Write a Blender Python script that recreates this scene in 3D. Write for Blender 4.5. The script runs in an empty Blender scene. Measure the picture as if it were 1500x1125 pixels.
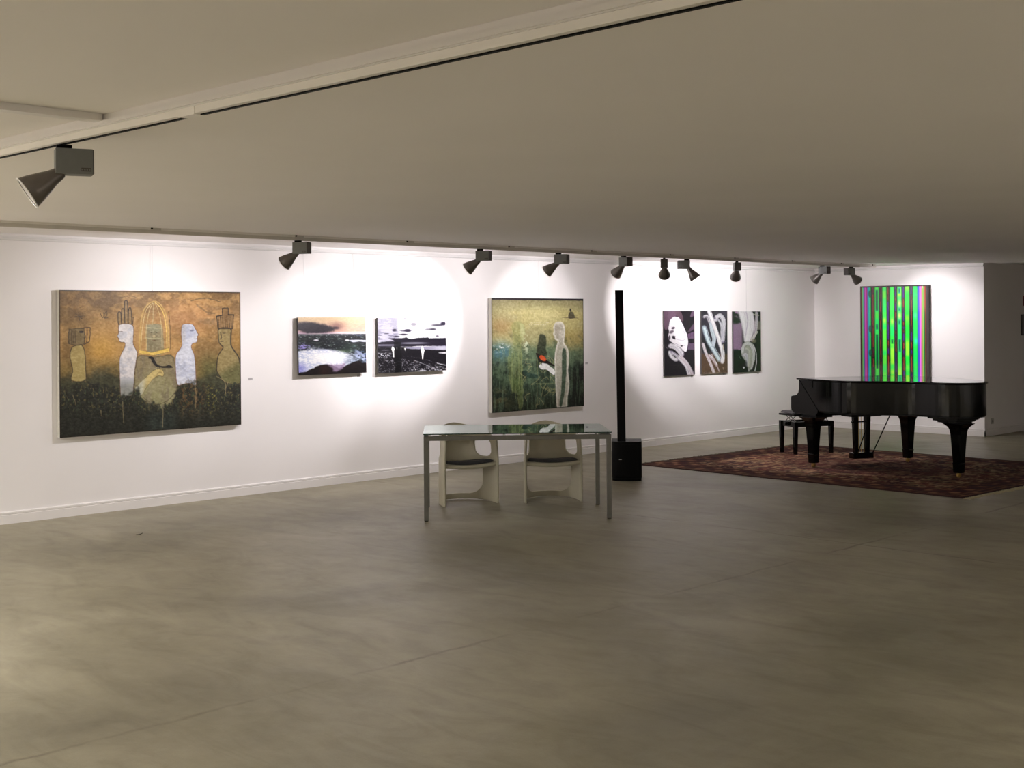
import bpy, bmesh, math, random
import numpy as np
from mathutils import Vector, Matrix
PI = math.pi
SC = bpy.context.scene
COL = SC.collection

# ------------------------------------------------------------------ camera, world, exposure
cam_d = bpy.data.cameras.new('camera'); cam = bpy.data.objects.new('camera', cam_d); COL.objects.link(cam)
F_PX = 1880.0
cam_d.sensor_width = 36.0; cam_d.lens = 36.0 * F_PX / 1500.0
cam_d.shift_y = -(562.5 - 468.0) / 1500.0
cam_d.clip_start = 0.05; cam_d.clip_end = 100
_yaw, _roll = math.radians(44.5), 0.007
_F = Vector((-math.sin(_yaw), math.cos(_yaw), 0)); _H = Vector((math.cos(_yaw), math.sin(_yaw), 0)); _Z = Vector((0, 0, 1))
_R = _H * math.cos(_roll) - _Z * math.sin(_roll); _U = _Z * math.cos(_roll) + _H * math.sin(_roll)
M = Matrix((_R, _U, -_F)).transposed().to_4x4(); M.translation = Vector((10.67, 0, 1.7))
cam.matrix_world = M
SC.camera = cam

world = bpy.data.worlds.new('world'); SC.world = world; world.use_nodes = True
world.node_tree.nodes['Background'].inputs[0].default_value = (0.9, 0.85, 0.75, 1)
world.node_tree.nodes['Background'].inputs[1].default_value = 0.0
SC.view_settings.view_transform = 'Standard'; SC.view_settings.look = 'None'
SC.view_settings.gamma = 1; SC.view_settings.use_curve_mapping = False
SC.view_settings.exposure = 0.0
LAMP_TINT = (1.0, 0.945, 0.965)
SC.cycles.diffuse_bounces = 8; SC.cycles.max_bounces = 14; SC.cycles.transparent_max_bounces = 12
# added fill lights over the unseen hall (left of, behind and right of the viewer): x, y, ceiling height, watts
FILL_LIGHTS = [(x, y, 2.46, 88) for x in (1.3, 3.3) for y in (-3.4, -1.4, 0.6)] + [(x, y, 2.46, 36) for x in (8.6, 12.4) for y in (-5.0, -3.0)] + [(13.6, y, 2.432, 64) for y in (3.6, 6.2, 8.8, 11.4)]
for _x, _y, _h, _w in FILL_LIGHTS:
    _d = bpy.data.lights.new('fill_light_glow', 'AREA'); _d.shape = 'SQUARE'; _d.size = 0.9
    _d.energy = _w; _d.color = (1.0, 0.965, 0.93)
    _o = bpy.data.objects.new('fill_light_glow', _d); COL.objects.link(_o); _o.location = (_x, _y, _h - 0.045)

# where each track spotlight hangs, what it is aimed at, watts and cone
TRACK_X, TRACK_Z = 1.64, 2.39
WALL_LAMPS = [  # y, target, beam watts, beam cone degrees, spill watts, label
    (6.557, (0, 5.8, 1.30), 32, 80, 110, 'grey track spotlight nearest the big golden painting, leftmost on the long track'),
    (8.729, (0, 7.95, 1.38), 95, 62, 120, 'grey track spotlight above the white wall between black and white photograph and green painting'),
    (9.865, (0, 9.25, 1.64), 175, 60, 110, 'grey track spotlight above the upper right part of the green painting'),
    (10.933, (0, 11.25, 1.72), 70, 62, 80, 'grey track spotlight straight above the tall black column speaker'),
    (11.676, (0, 13.85, 1.70), 270, 56, 10, 'grey track spotlight turned to the wall, left one of the close pair'),
    (12.129, (2.7, 13.1, 0.1), 150, 56, 20, 'grey track spotlight with its bright opening turned towards the piano, right of the close pair'),
    (13.111, (0, 14.9, 1.80), 250, 56, 120, 'grey track spotlight seen end on above the rightmost of the three narrow pictures'),
    (15.066, (0, 15.3, 1.6), 6, 70, 30, 'grey track spotlight above the piano bench, near the room corner'),
    (15.865, (2.0, 17.6, 1.5), 110, 66, 70, 'dark round headed track spotlight at the end of the track beside the striped artwork'),
]

# ------------------------------------------------------------------ materials
def srgb(c):
    return tuple(((x / 255) / 12.92 if x / 255 <= 0.04045 else ((x / 255 + 0.055) / 1.055) ** 2.4) for x in c)

def mat(name, col, rough=0.5, metal=0.0, spec=0.5, noise=None, bump=0, bscale=40, coat=0, emis=None, estr=0):
    m = bpy.data.materials.new(name); m.use_nodes = True
    nt = m.node_tree; b = nt.nodes['Principled BSDF']
    b.inputs['Base Color'].default_value = (*col, 1); b.inputs['Roughness'].default_value = rough
    b.inputs['Metallic'].default_value = metal; b.inputs['Specular IOR Level'].default_value = spec
    if coat: b.inputs['Coat Weight'].default_value = coat; b.inputs['Coat Roughness'].default_value = 0.03
    if emis:
        b.inputs['Emission Color'].default_value = (*emis, 1); b.inputs['Emission Strength'].default_value = estr
    tc = nt.nodes.new('ShaderNodeTexCoord')
    if noise:
        amp, sc = noise
        n = nt.nodes.new('ShaderNodeTexNoise'); n.inputs['Scale'].default_value = sc; n.inputs['Detail'].default_value = 5
        nt.links.new(tc.outputs['Object'], n.inputs['Vector'])
        r = nt.nodes.new('ShaderNodeValToRGB')
        r.color_ramp.elements[0].position = 0.3; r.color_ramp.elements[1].position = 0.7
        r.color_ramp.elements[0].color = (*[c * (1 - amp) for c in col], 1)
        r.color_ramp.elements[1].color = (*[min(1, c * (1 + amp)) for c in col], 1)
        nt.links.new(n.outputs['Fac'], r.inputs['Fac']); nt.links.new(r.outputs['Color'], b.inputs['Base Color'])
    if bump:
        n2 = nt.nodes.new('ShaderNodeTexNoise'); n2.inputs['Scale'].default_value = bscale; n2.inputs['Detail'].default_value = 6
        nt.links.new(tc.outputs['Object'], n2.inputs['Vector'])
        bp = nt.nodes.new('ShaderNodeBump'); bp.inputs['Strength'].default_value = bump; bp.inputs['Distance'].default_value = 0.01
        nt.links.new(n2.outputs['Fac'], bp.inputs['Height']); nt.links.new(bp.outputs['Normal'], b.inputs['Normal'])
    return m

WALL = mat('wall_paint', (0.86, 0.835, 0.835), 0.75, noise=(0.015, 1.3), bump=0.03, bscale=180)
CEIL = mat('ceiling_paint', (0.89, 0.86, 0.845), 0.8, noise=(0.02, 0.8))
TRIM = mat('trim_paint', (0.80, 0.775, 0.765), 0.4, noise=(0.01, 3))
RAILM = mat('picture_rail_lacquer', (0.8, 0.79, 0.79), 0.2, noise=(0.01, 3))
TRACKM = mat('track_white_enamel', (0.90, 0.87, 0.83), 0.4, noise=(0.02, 8))
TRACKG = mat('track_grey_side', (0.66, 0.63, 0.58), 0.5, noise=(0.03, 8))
BLACKP = mat('black_plastic', (0.003, 0.003, 0.003), 0.6, spec=0.1, noise=(0.2, 30))
LAMPG = mat('lamp_grey_paint', (0.18, 0.188, 0.184), 0.5, noise=(0.03, 40))
LAMPD = mat('lamp_dark_end', (0.07, 0.06, 0.055), 0.5, noise=(0.05, 40))
LAMPH = mat('lamp_reflector_shell', (0.15, 0.135, 0.125), 0.3, metal=0.3, noise=(0.04, 40))
LAMPI = mat('lamp_reflector_inner', (0.9, 0.88, 0.86), 0.3, metal=0.6, noise=(0.01, 40))
BULB = mat('lamp_bulb_glow', (1, 1, 1), 0.4, emis=(1, 0.96, 0.94), estr=6, noise=(0.01, 30))
STEEL = mat('brushed_steel', (0.17, 0.168, 0.148), 0.36, metal=0.75, noise=(0.06, 25), bump=0.02, bscale=200)
CHAIRM = mat('aged_cream_plastic', (0.46, 0.43, 0.32), 0.42, noise=(0.05, 6))
CUSHM = mat('charcoal_seat_fabric', (0.035, 0.034, 0.036), 0.9, noise=(0.15, 120), bump=0.25, bscale=400)
PIANO = mat('piano_black_lacquer', (0.0025, 0.0025, 0.0027), 0.08, spec=0.28, noise=(0.1, 5))
PSAT = mat('piano_satin_black', (0.003, 0.003, 0.003), 0.3, spec=0.2, noise=(0.1, 12))
IVORY = mat('white_key', (0.75, 0.73, 0.66), 0.3, noise=(0.02, 20))
BRASS = mat('brass', (0.55, 0.38, 0.12), 0.3, metal=1.0, noise=(0.08, 60))
VINYL = mat('bench_black_leather', (0.008, 0.008, 0.009), 0.35, spec=0.3, noise=(0.15, 40), bump=0.1, bscale=160)
CHROME = mat('chrome', (0.6, 0.6, 0.6), 0.2, metal=1.0, noise=(0.04, 30))
SPKM = mat('speaker_black_shell', (0.003, 0.003, 0.003), 0.5, spec=0.12, noise=(0.15, 30), bump=0.05, bscale=300)
SPKG = mat('speaker_grille', (0.004, 0.004, 0.004), 0.6, spec=0.12, noise=(0.3, 400), bump=0.4, bscale=700)
LOGO = mat('logo_white', (0.6, 0.6, 0.6), 0.4, noise=(0.02, 50))
CANVAS = mat('raw_canvas_edge', (0.62, 0.60, 0.54), 0.85, noise=(0.05, 60), bump=0.1, bscale=300)
DARKEDGE = mat('dark_print_edge', (0.05, 0.045, 0.045), 0.5, noise=(0.08, 30))
FRAMEM = mat('maroon_black_frame', (0.03, 0.012, 0.01), 0.35, noise=(0.1, 20))
WIRE = mat('nylon_wire', (0.50, 0.50, 0.50), 0.4, noise=(0.02, 30))
CARD = mat('label_card', (0.50, 0.48, 0.49), 0.7, noise=(0.05, 300))
INK = mat('printed_ink', (0.28, 0.27, 0.27), 0.7, noise=(0.05, 300))
RED = mat('red_enamel', (0.14, 0.010, 0.010), 0.4, noise=(0.06, 30))
GREYP = mat('grey_panel', (0.17, 0.16, 0.17), 0.5, noise=(0.05, 20))
SOCK = mat('socket_plastic', (0.5, 0.48, 0.45), 0.4, noise=(0.02, 30))
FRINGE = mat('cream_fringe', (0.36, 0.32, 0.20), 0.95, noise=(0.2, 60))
LEAFM = mat('dry_leaf', (0.035, 0.025, 0.008), 0.8, noise=(0.3, 80))

def vcol_mat(name, rough=0.5, spec=0.3, bump=0.0, gain=1.0, coat=0.0):
    m = bpy.data.materials.new(name); m.use_nodes = True
    nt = m.node_tree; b = nt.nodes['Principled BSDF']
    b.inputs['Roughness'].default_value = rough; b.inputs['Specular IOR Level'].default_value = spec
    if coat: b.inputs['Coat Weight'].default_value = coat; b.inputs['Coat Roughness'].default_value = 0.05
    a = nt.nodes.new('ShaderNodeAttribute'); a.attribute_name = 'paint'
    nt.links.new(a.outputs['Color'], b.inputs['Base Color'])
    if bump:
        tc = nt.nodes.new('ShaderNodeTexCoord')
        n = nt.nodes.new('ShaderNodeTexNoise'); n.inputs['Scale'].default_value = 60; n.inputs['Detail'].default_value = 8
        nt.links.new(tc.outputs['Object'], n.inputs['Vector'])
        bp = nt.nodes.new('ShaderNodeBump'); bp.inputs['Strength'].default_value = bump; bp.inputs['Distance'].default_value = 0.01
        nt.links.new(n.outputs['Fac'], bp.inputs['Height']); nt.links.new(bp.outputs['Normal'], b.inputs['Normal'])
    return m
OIL = vcol_mat('oil_paint', 0.5, 0.35, 0.15)
PRINT = vcol_mat('photo_print', 0.3, 0.4)
LENTIC = vcol_mat('glossy_striped_print', 0.15, 0.5, coat=0.5)
PILE = vcol_mat('rug_pile', 0.95, 0.1, 0.6)

def glass_mat():
    m = bpy.data.materials.new('table_glass'); m.use_nodes = True; nt = m.node_tree
    nt.nodes.clear()
    out = nt.nodes.new('ShaderNodeOutputMaterial'); mix = nt.nodes.new('ShaderNodeMixShader')
    tr = nt.nodes.new('ShaderNodeBsdfTransparent'); tr.inputs[0].default_value = (0.62, 0.78, 0.70, 1)
    gl = nt.nodes.new('ShaderNodeBsdfGlossy'); gl.inputs['Roughness'].default_value = 0.015; gl.inputs['Color'].default_value = (0.88, 0.96, 0.93, 1)
    fr = nt.nodes.new('ShaderNodeFresnel'); fr.inputs['IOR'].default_value = 2.1
    ns = nt.nodes.new('ShaderNodeTexNoise'); ns.inputs['Scale'].default_value = 3
    ma = nt.nodes.new('ShaderNodeMath'); ma.operation = 'MULTIPLY_ADD'; ma.inputs[1].default_value = 0.02
    nt.links.new(ns.outputs['Fac'], ma.inputs[0]); nt.links.new(fr.outputs[0], ma.inputs[2])
    nt.links.new(ma.outputs[0], mix.inputs[0]); nt.links.new(tr.outputs[0], mix.inputs[1]); nt.links.new(gl.outputs[0], mix.inputs[2])
    nt.links.new(mix.outputs[0], out.inputs[0]); return m
GLASS = glass_mat()
GEDGE = mat('glass_green_edge', (0.01, 0.035, 0.022), 0.15, noise=(0.1, 10))

def floor_mat():
    m = bpy.data.materials.new('polished_concrete'); m.use_nodes = True; nt = m.node_tree
    N, L = nt.nodes, nt.links; b = N['Principled BSDF']
    tc = N.new('ShaderNodeTexCoord')
    def noise(scale, detail, rough=0.5, dist=0.0, stretch=None):
        n = N.new('ShaderNodeTexNoise'); n.inputs['Scale'].default_value = scale; n.inputs['Detail'].default_value = detail
        n.inputs['Roughness'].default_value = rough; n.inputs['Distortion'].default_value = dist
        if stretch:
            mp = N.new('ShaderNodeMapping'); mp.inputs['Scale'].default_value = stretch; mp.inputs['Rotation'].default_value = (0, 0, 0.5)
            L.new(tc.outputs['Object'], mp.inputs['Vector']); L.new(mp.outputs['Vector'], n.inputs['Vector'])
        else: L.new(tc.outputs['Object'], n.inputs['Vector'])
        return n.outputs['Fac']
    def ramp(fac, stops):
        r = N.new('ShaderNodeValToRGB'); e = r.color_ramp.elements
        while len(e) < len(stops): e.new(0.5)
        for i, (p, c) in enumerate(stops): e[i].position = p; e[i].color = (*c, 1)
        L.new(fac, r.inputs['Fac']); return r.outputs['Color']
    def mul(a, c, f=1.0):
        x = N.new('ShaderNodeMix'); x.data_type = 'RGBA'; x.blend_type = 'MULTIPLY'; x.inputs['Factor'].default_value = f
        L.new(a, x.inputs['A']); L.new(c, x.inputs['B']); return x.outputs['Result']
    base = ramp(noise(0.55, 6, 0.6, 0.6), [(0.32, (0.200, 0.180, 0.124)), (0.5, (0.275, 0.249, 0.173)), (0.68, (0.355, 0.325, 0.235))])
    c = mul(base, ramp(noise(1.7, 9, 0.62, 1.2, (1, 2.4, 1)), [(0.30, (0.80, 0.79, 0.77)), (0.52, (1, 1, 1)), (0.72, (1.10, 1.10, 1.10))]))
    c = mul(c, ramp(noise(9, 8, 0.7), [(0.32, (0.93, 0.93, 0.92)), (0.6, (1, 1, 1))]))
    c = mul(c, ramp(noise(120, 3, 0.7), [(0.3, (0.92, 0.92, 0.92)), (0.6, (1, 1, 1))]))
    # joints in the concrete: thin ragged lines along x = 5.8 and y = 8.65
    sep = N.new('ShaderNodeSeparateXYZ'); L.new(tc.outputs['Object'], sep.inputs[0])
    def joint(axis, val, width, wob, seedscale):
        nz = noise(seedscale, 5, 0.7)
        w = N.new('ShaderNodeMath'); w.operation = 'MULTIPLY_ADD'; w.inputs[1].default_value = wob; L.new(nz, w.inputs[0]); L.new(sep.outputs[axis], w.inputs[2])
        s = N.new('ShaderNodeMath'); s.operation = 'SUBTRACT'; s.inputs[1].default_value = val + wob / 2; L.new(w.outputs[0], s.inputs[0])
        a = N.new('ShaderNodeMath'); a.operation = 'ABSOLUTE'; L.new(s.outputs[0], a.inputs[0])
        mr = N.new('ShaderNodeMapRange'); mr.inputs['From Min'].default_value = 0; mr.inputs['From Max'].default_value = width
        mr.inputs['To Min'].default_value = 1; mr.inputs['To Max'].default_value = 0; L.new(a.outputs[0], mr.inputs['Value'])
        brk = N.new('ShaderNodeMapRange'); brk.inputs['From Min'].default_value = 0.40; brk.inputs['From Max'].default_value = 0.58
        L.new(noise(1.1, 4, 0.7), brk.inputs['Value'])
        mm = N.new('ShaderNodeMath'); mm.operation = 'MULTIPLY'; L.new(mr.outputs[0], mm.inputs[0]); L.new(brk.outputs[0], mm.inputs[1])
        return mm.outputs[0]
    j1 = joint(0, 5.80, 0.022, 0.10, 4.0); j2 = joint(1, 8.65, 0.018, 0.08, 3.0)
    mx = N.new('ShaderNodeMath'); mx.operation = 'MAXIMUM'; L.new(j1, mx.inputs[0]); L.new(j2, mx.inputs[1])
    fin = N.new('ShaderNodeMix'); fin.data_type = 'RGBA'; fin.inputs['B'].default_value = (0.13, 0.11, 0.075, 1)
    sc = N.new('ShaderNodeMath'); sc.operation = 'MULTIPLY'; sc.inputs[1].default_value = 0.85; L.new(mx.outputs[0], sc.inputs[0])
    L.new(sc.outputs[0], fin.inputs['Factor']); L.new(c, fin.inputs['A'])
    L.new(fin.outputs['Result'], b.inputs['Base Color'])
    rr = N.new('ShaderNodeMapRange'); rr.inputs['To Min'].default_value = 0.34; rr.inputs['To Max'].default_value = 0.56
    L.new(noise(2.5, 7, 0.65), rr.inputs['Value']); L.new(rr.outputs[0], b.inputs['Roughness'])
    b.inputs['Specular IOR Level'].default_value = 0.35
    bp = N.new('ShaderNodeBump'); bp.inputs['Strength'].default_value = 0.08; bp.inputs['Distance'].default_value = 0.02
    L.new(noise(14, 8, 0.7), bp.inputs['Height']); L.new(bp.outputs['Normal'], b.inputs['Normal'])
    return m
FLOORM = floor_mat()

# ------------------------------------------------------------------ helpers
def link(name, me, m, parent=None, smooth=False):
    o = bpy.data.objects.new(name, me); COL.objects.link(o)
    if m is not None: me.materials.append(m)
    if parent is not None: o.parent = parent
    if smooth:
        for p in me.polygons: p.use_smooth = True
    return o

def obj(name, bm, m, parent=None, smooth=False, bevel=0, loc=None, rot=None):
    bmesh.ops.recalc_face_normals(bm, faces=bm.faces)
    me = bpy.data.meshes.new(name); bm.to_mesh(me); bm.free()
    o = link(name, me, m, parent, smooth)
    if bevel:
        md = o.modifiers.new('bevel', 'BEVEL'); md.width = bevel; md.segments = 2; md.limit_method = 'ANGLE'; md.angle_limit = 0.7
    if loc: o.location = loc
    if rot: o.rotation_euler = rot
    return o

def nb(): return bmesh.new()

def box(bm, x0, x1, y0, y1, z0, z1, mtx=None):
    vs = [Vector((x, y, z)) for z in (z0, z1) for y in (y0, y1) for x in (x0, x1)]
    if mtx is not None: vs = [mtx @ v for v in vs]
    v = [bm.verts.new(p) for p in vs]
    for f in ((0, 2, 3, 1), (4, 5, 7, 6), (0, 1, 5, 4), (2, 6, 7, 3), (0, 4, 6, 2), (1, 3, 7, 5)):
        bm.faces.new([v[i] for i in f])
    return bm

def prism(bm, pts, z0, z1, axis='z'):
    """extrude a 2D outline; axis is the extrusion axis"""
    def P(a, b, c):
        return (a, b, c) if axis == 'z' else ((c, a, b) if axis == 'x' else (a, c, b))
    lo = [bm.verts.new(P(a, b, z0)) for a, b in pts]; hi = [bm.verts.new(P(a, b, z1)) for a, b in pts]
    n = len(pts)
    bm.faces.new(lo[::-1]); bm.faces.new(hi)
    for i in range(n): bm.faces.new([lo[i], lo[(i + 1) % n], hi[(i + 1) % n], hi[i]])
    return bm

def lathe(bm, prof, seg=24, mtx=None, cap=True):
    """profile of (r, z) spun about z"""
    rings = []
    for r, z in prof:
        ring = []
        for k in range(seg):
            a = 2 * PI * k / seg; p = Vector((r * math.cos(a), r * math.sin(a), z))
            ring.append(bm.verts.new(mtx @ p if mtx is not None else p))
        rings.append(ring)
    for a, b in zip(rings, rings[1:]):
        for k in range(seg): bm.faces.new([a[k], a[(k + 1) % seg], b[(k + 1) % seg], b[k]])
    if cap:
        bm.faces.new(rings[0][::-1]); bm.faces.new(rings[-1])
    return bm

def axis_mtx(p, d, up=(0, 0, 1)):
    d = Vector(d).normalized(); q = d.to_track_quat('Z', 'Y'); m = q.to_matrix().to_4x4(); m.translation = Vector(p); return m

def rod(bm, p, q, r, seg=10, r2=None):
    p, q = Vector(p), Vector(q); L = (q - p).length
    return lathe(bm, [(r, 0), (r if r2 is None else r2, L)], seg, axis_mtx(p, q - p))

def thing(name, label, cat, loc=(0, 0, 0), rotz=0.0, group=None):
    o = bpy.data.objects.new(name, None); COL.objects.link(o); o.empty_display_size = 0.1
    o.location = loc; o.rotation_euler = (0, 0, rotz); o['label'] = label; o['category'] = cat
    if group: o['group'] = group
    return o

def tag(o, label, cat, group=None):
    o['label'] = label; o['category'] = cat
    if group: o['group'] = group
    return o

def struct(name, bm, m):
    o = obj(name, bm, m); o['kind'] = 'structure'; return o

# ------------------------------------------------------------------ room shell
HC = 2.46      # upper ceiling
HP = 2.432     # lower ceiling panel
struct('floor', box(nb(), -0.2, 16.2, -8.2, 24.2, -0.1, 0), FLOORM)
struct('ceiling', box(nb(), -0.2, 16.2, -8.2, 24.2, HC, HC + 0.1), CEIL)
struct('wall_left', box(nb(), -0.2, 0, -8.2, 17.8, 0, HC), WALL)
struct('wall_back', box(nb(), 0, 2.72, 17.6, 17.8, 0, HC), WALL)
struct('wall_side', box(nb(), 2.52, 2.72, 17.8, 24.0, 0, HC), WALL)
struct('wall_far', box(nb(), 2.52, 16.2, 24.0, 24.2, 0, HC), WALL)
struct('wall_right', box(nb(), 16.0, 16.2, -8.2, 24.0, 0, HC), WALL)
struct('wall_front', box(nb(), 0, 16.0, -8.2, -8.0, 0, HC), WALL)
# lower ceiling field: edge along the long track, oblique end past the piano, edge at the near track
struct('ceiling_panel', prism(nb(), [(1.70, 2.33), (15.98, 2.33), (15.98, 23.98), (8.6, 23.98), (3.20, 17.45), (1.78, 15.75), (1.70, 15.6)], HP, HC - 0.001), CEIL)

def skirting(name, p0, p1, nrm):
    """baseboard swept from p0 to p1, nrm points into the room"""
    prof = [(0, 0), (0.017, 0), (0.017, 0.074), (0.010, 0.078), (0.015, 0.083), (0.015, 0.097), (0.008, 0.104), (0, 0.104)]
    bm = nb(); a = [bm.verts.new((p0[0] + nrm[0] * d, p0[1] + nrm[1] * d, z)) for d, z in prof]
    b = [bm.verts.new((p1[0] + nrm[0] * d, p1[1] + nrm[1] * d, z)) for d, z in prof]
    n = len(prof)
    for i in range(n): bm.faces.new([a[i], a[(i + 1) % n], b[(i + 1) % n], b[i]])
    bm.faces.new(a); bm.faces.new(b[::-1]); return struct(name, bm, TRIM)
skirting('baseboard_left', (0, -8), (0, 17.6), (1, 0))
skirting('baseboard_back', (0.0, 17.6), (2.737, 17.6), (0, -1))
skirting('baseboard_side', (2.72, 17.583), (2.72, 24), (1, 0))
skirting('baseboard_far', (2.72, 24), (16, 24), (0, -1))
skirting('baseboard_right', (16, -8), (16, 24), (-1, 0))
skirting('baseboard_front', (0, -8), (16, -8), (0, 1))
# picture rail under the ceiling
def rail(name, p0, p1, nrm):
    prof = [(0, 2.402), (0.010, 2.402), (0.018, 2.407), (0.021, 2.414), (0.018, 2.422), (0.010, 2.427), (0.010, 2.436), (0.006, 2.442), (0, 2.442)]
    bm = nb(); a = [bm.verts.new((p0[0] + nrm[0] * d, p0[1] + nrm[1] * d, z)) for d, z in prof]
    b = [bm.verts.new((p1[0] + nrm[0] * d, p1[1] + nrm[1] * d, z)) for d, z in prof]
    n = len(prof)
    for i in range(n): bm.faces.new([a[i], a[(i + 1) % n], b[(i + 1) % n], b[i]])
    bm.faces.new(a); bm.faces.new(b[::-1]); return struct(name, bm, RAILM)
rail('trim_1', (0, -8), (0, 17.6), (1, 0))
rail('trim_2', (0.0, 17.6), (2.72, 17.6), (0, -1))
# fascia moulding at the near edge of the lower ceiling, and the moulding that butts into it
bm = nb(); box(bm, 0.02, 15.98, 2.300, 2.345, 2.418, 2.4595); box(bm, 0.02, 15.98, 2.290, 2.300, 2.421, 2.436)
struct('trim_3', bm, TRIM)
bm = nb(); box(bm, 6.285, 6.335, -7.9, 2.29, 2.434, 2.4595); box(bm, 6.278, 6.285, -7.9, 2.29, 2.434, 2.446)
struct('trim_4', bm, TRIM)

# ------------------------------------------------------------------ lighting tracks
tr = thing('lighting_track', 'long white lighting track running under the ceiling along the wall of pictures', 'lighting track', (TRACK_X, 0, TRACK_Z))
bm = nb(); box(bm, -0.02, 0.02, -7.5, 16.05, 0.028, 0.052); obj('rail', bm, TRACKM, tr)
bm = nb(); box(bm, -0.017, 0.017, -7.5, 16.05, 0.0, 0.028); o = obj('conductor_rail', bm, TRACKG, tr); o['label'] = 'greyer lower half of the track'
bm = nb(); box(bm, -0.017, 0.017, 16.05, 16.5, 0.005, 0.052); obj('end_feed', bm, TRACKM, tr)
for y in (5.18, 6.55, 7.80, 9.14, 10.40, 11.77, 13.05, 14.33, 15.55, 16.40):
    bm = nb(); box(bm, 0.0205, 0.0235, y - 0.02, y + 0.07, 0.026, 0.0535); c = obj('clip', bm, TRACKG, tr)
    bm = nb(); lathe(bm, [(0.009, 0), (0.009, 0.004)], 10, axis_mtx((0.0236, y - 0.012, 0.040), (1, 0, 0))); o = obj('screw', bm, BLACKP, c); o['label'] = 'black screw head'
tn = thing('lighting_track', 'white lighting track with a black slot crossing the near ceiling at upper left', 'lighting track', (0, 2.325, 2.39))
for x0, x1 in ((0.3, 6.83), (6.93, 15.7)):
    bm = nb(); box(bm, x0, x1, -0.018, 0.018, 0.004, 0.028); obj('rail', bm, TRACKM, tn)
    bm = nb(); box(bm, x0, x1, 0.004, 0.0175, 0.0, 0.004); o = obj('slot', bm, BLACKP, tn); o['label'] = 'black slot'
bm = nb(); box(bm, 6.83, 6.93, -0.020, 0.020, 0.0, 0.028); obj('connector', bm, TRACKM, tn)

def make_spot(loc, target, watts, cone, spill, label, side):
    """track spotlight: local +x is the aim heading; side = which face carries the plate"""
    loc = Vector(loc); d = Vector(target) - (loc + Vector((0, 0, -0.14)))
    yaw = math.atan2(d.y, d.x); hd = math.hypot(d.x, d.y)
    t = thing('track_spotlight', label, 'spotlight', loc, yaw, 'track spotlights')
    bm = nb(); box(bm, -0.045, 0.012, -0.014, 0.014, -0.016, 0.0); obj('adapter', bm, BLACKP, t, bevel=0.002)
    bm = nb(); box(bm, -0.120, 0.018, -0.040, 0.040, -0.115, -0.016); obj('housing', bm, LAMPG, t, bevel=0.002)
    bm = nb(); box(bm, -0.124, -0.120, -0.039, 0.039, -0.113, -0.018); o = obj('end_cover', bm, LAMPD, t, bevel=0.001); o['label'] = 'dark end cover'
    s = side
    bm = nb(); box(bm, -0.112, -0.076, min(s * 0.040, s * 0.0415), max(s * 0.040, s * 0.0415), -0.104, -0.090); pl = obj('name_plate', bm, LAMPD, t)
    bm = nb()
    for k in range(4): box(bm, -0.110 + k * 0.009, -0.104 + k * 0.009, min(s * 0.0415, s * 0.042), max(s * 0.0415, s * 0.042), -0.100, -0.094)
    obj('plate_mark', bm, LAMPG, pl)
    # head
    tilt = math.atan2(-d.z, hd); tilt = max(0.60, min(1.0, tilt))
    a = Vector((math.cos(tilt), 0, -math.sin(tilt)))
    p0 = Vector((0.012, 0, -0.118))
    mt = axis_mtx(p0, a)
    bm = nb(); lathe(bm, [(0.013, -0.03), (0.024, -0.022), (0.028, 0.0), (0.032, 0.02), (0.043, 0.05), (0.056, 0.09), (0.066, 0.128)], 28, mt, cap=False)
    h = obj('reflector', bm, LAMPH, t, smooth=True)
    md = h.modifiers.new('solid', 'SOLIDIFY'); md.thickness = 0.002; md.offset = -1
    bm = nb(); lathe(bm, [(0.067, 0.127), (0.069, 0.129), (0.069, 0.131), (0.064, 0.131), (0.0635, 0.128)], 28, mt, cap=False); obj('rim', bm, LAMPI, h, smooth=True)
    bm = nb(); lathe(bm, [(0.024, 0.03), (0.040, 0.05), (0.053, 0.09), (0.0625, 0.126)], 28, mt, cap=False); obj('mirror', bm, LAMPI, h, smooth=True)
    bm = nb(); lathe(bm, [(0.030, 0.045), (0.032, 0.055), (0.018, 0.060)], 20, mt); obj('bulb', bm, BULB, h)
    pa = p0 + a * 0.134; tl = Matrix.Rotation(-yaw, 3, 'Z') @ (Vector(target) - loc) - pa
    for w, cn, bl in ((watts * 0.55, cone, 0.6), (spill * 0.38, 130, 0.8)):
        ld = bpy.data.lights.new('spotlight_beam', 'SPOT'); ld.energy = w * 1.5; ld.color = LAMP_TINT
        ld.spot_size = math.radians(cn); ld.spot_blend = bl; ld.shadow_soft_size = 0.025
        lo = bpy.data.objects.new('spotlight_beam', ld); COL.objects.link(lo); lo.parent = t
        lo.location = pa; lo.rotation_euler = (-tl).to_track_quat('Z', 'Y').to_euler()   # beam points at the target
    return t

CAMP = Vector((10.67, 0, 1.7))
def face_side(loc, target):
    """+1 if the housing's local +y face looks towards the viewer's side of the room"""
    d = Vector(target) - Vector(loc); n = Vector((-d.y, d.x, 0)); return 1 if n.dot(CAMP - Vector(loc)) > 0 else -1
for y, tg, w, cn, spl, lab in WALL_LAMPS:
    p = (TRACK_X, y, TRACK_Z); make_spot(p, tg, w, cn, spl, lab, face_side(p, tg))
p = (5.93, 2.325, 2.39); tg = (4.55, -1.2, 0.6)
make_spot(p, tg, 40, 70, 60, 'large grey track spotlight close by at upper left, hanging from the near track', face_side(p, tg))
p = (TRACK_X, 2.2, TRACK_Z); make_spot(p, (0, 1.2, 1.5), 60, 80, 60, 'added grey fill spotlight on the long track, further left than the picture shows', 1)  # unseen extra spotlight, added to brighten the left of the room

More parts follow.
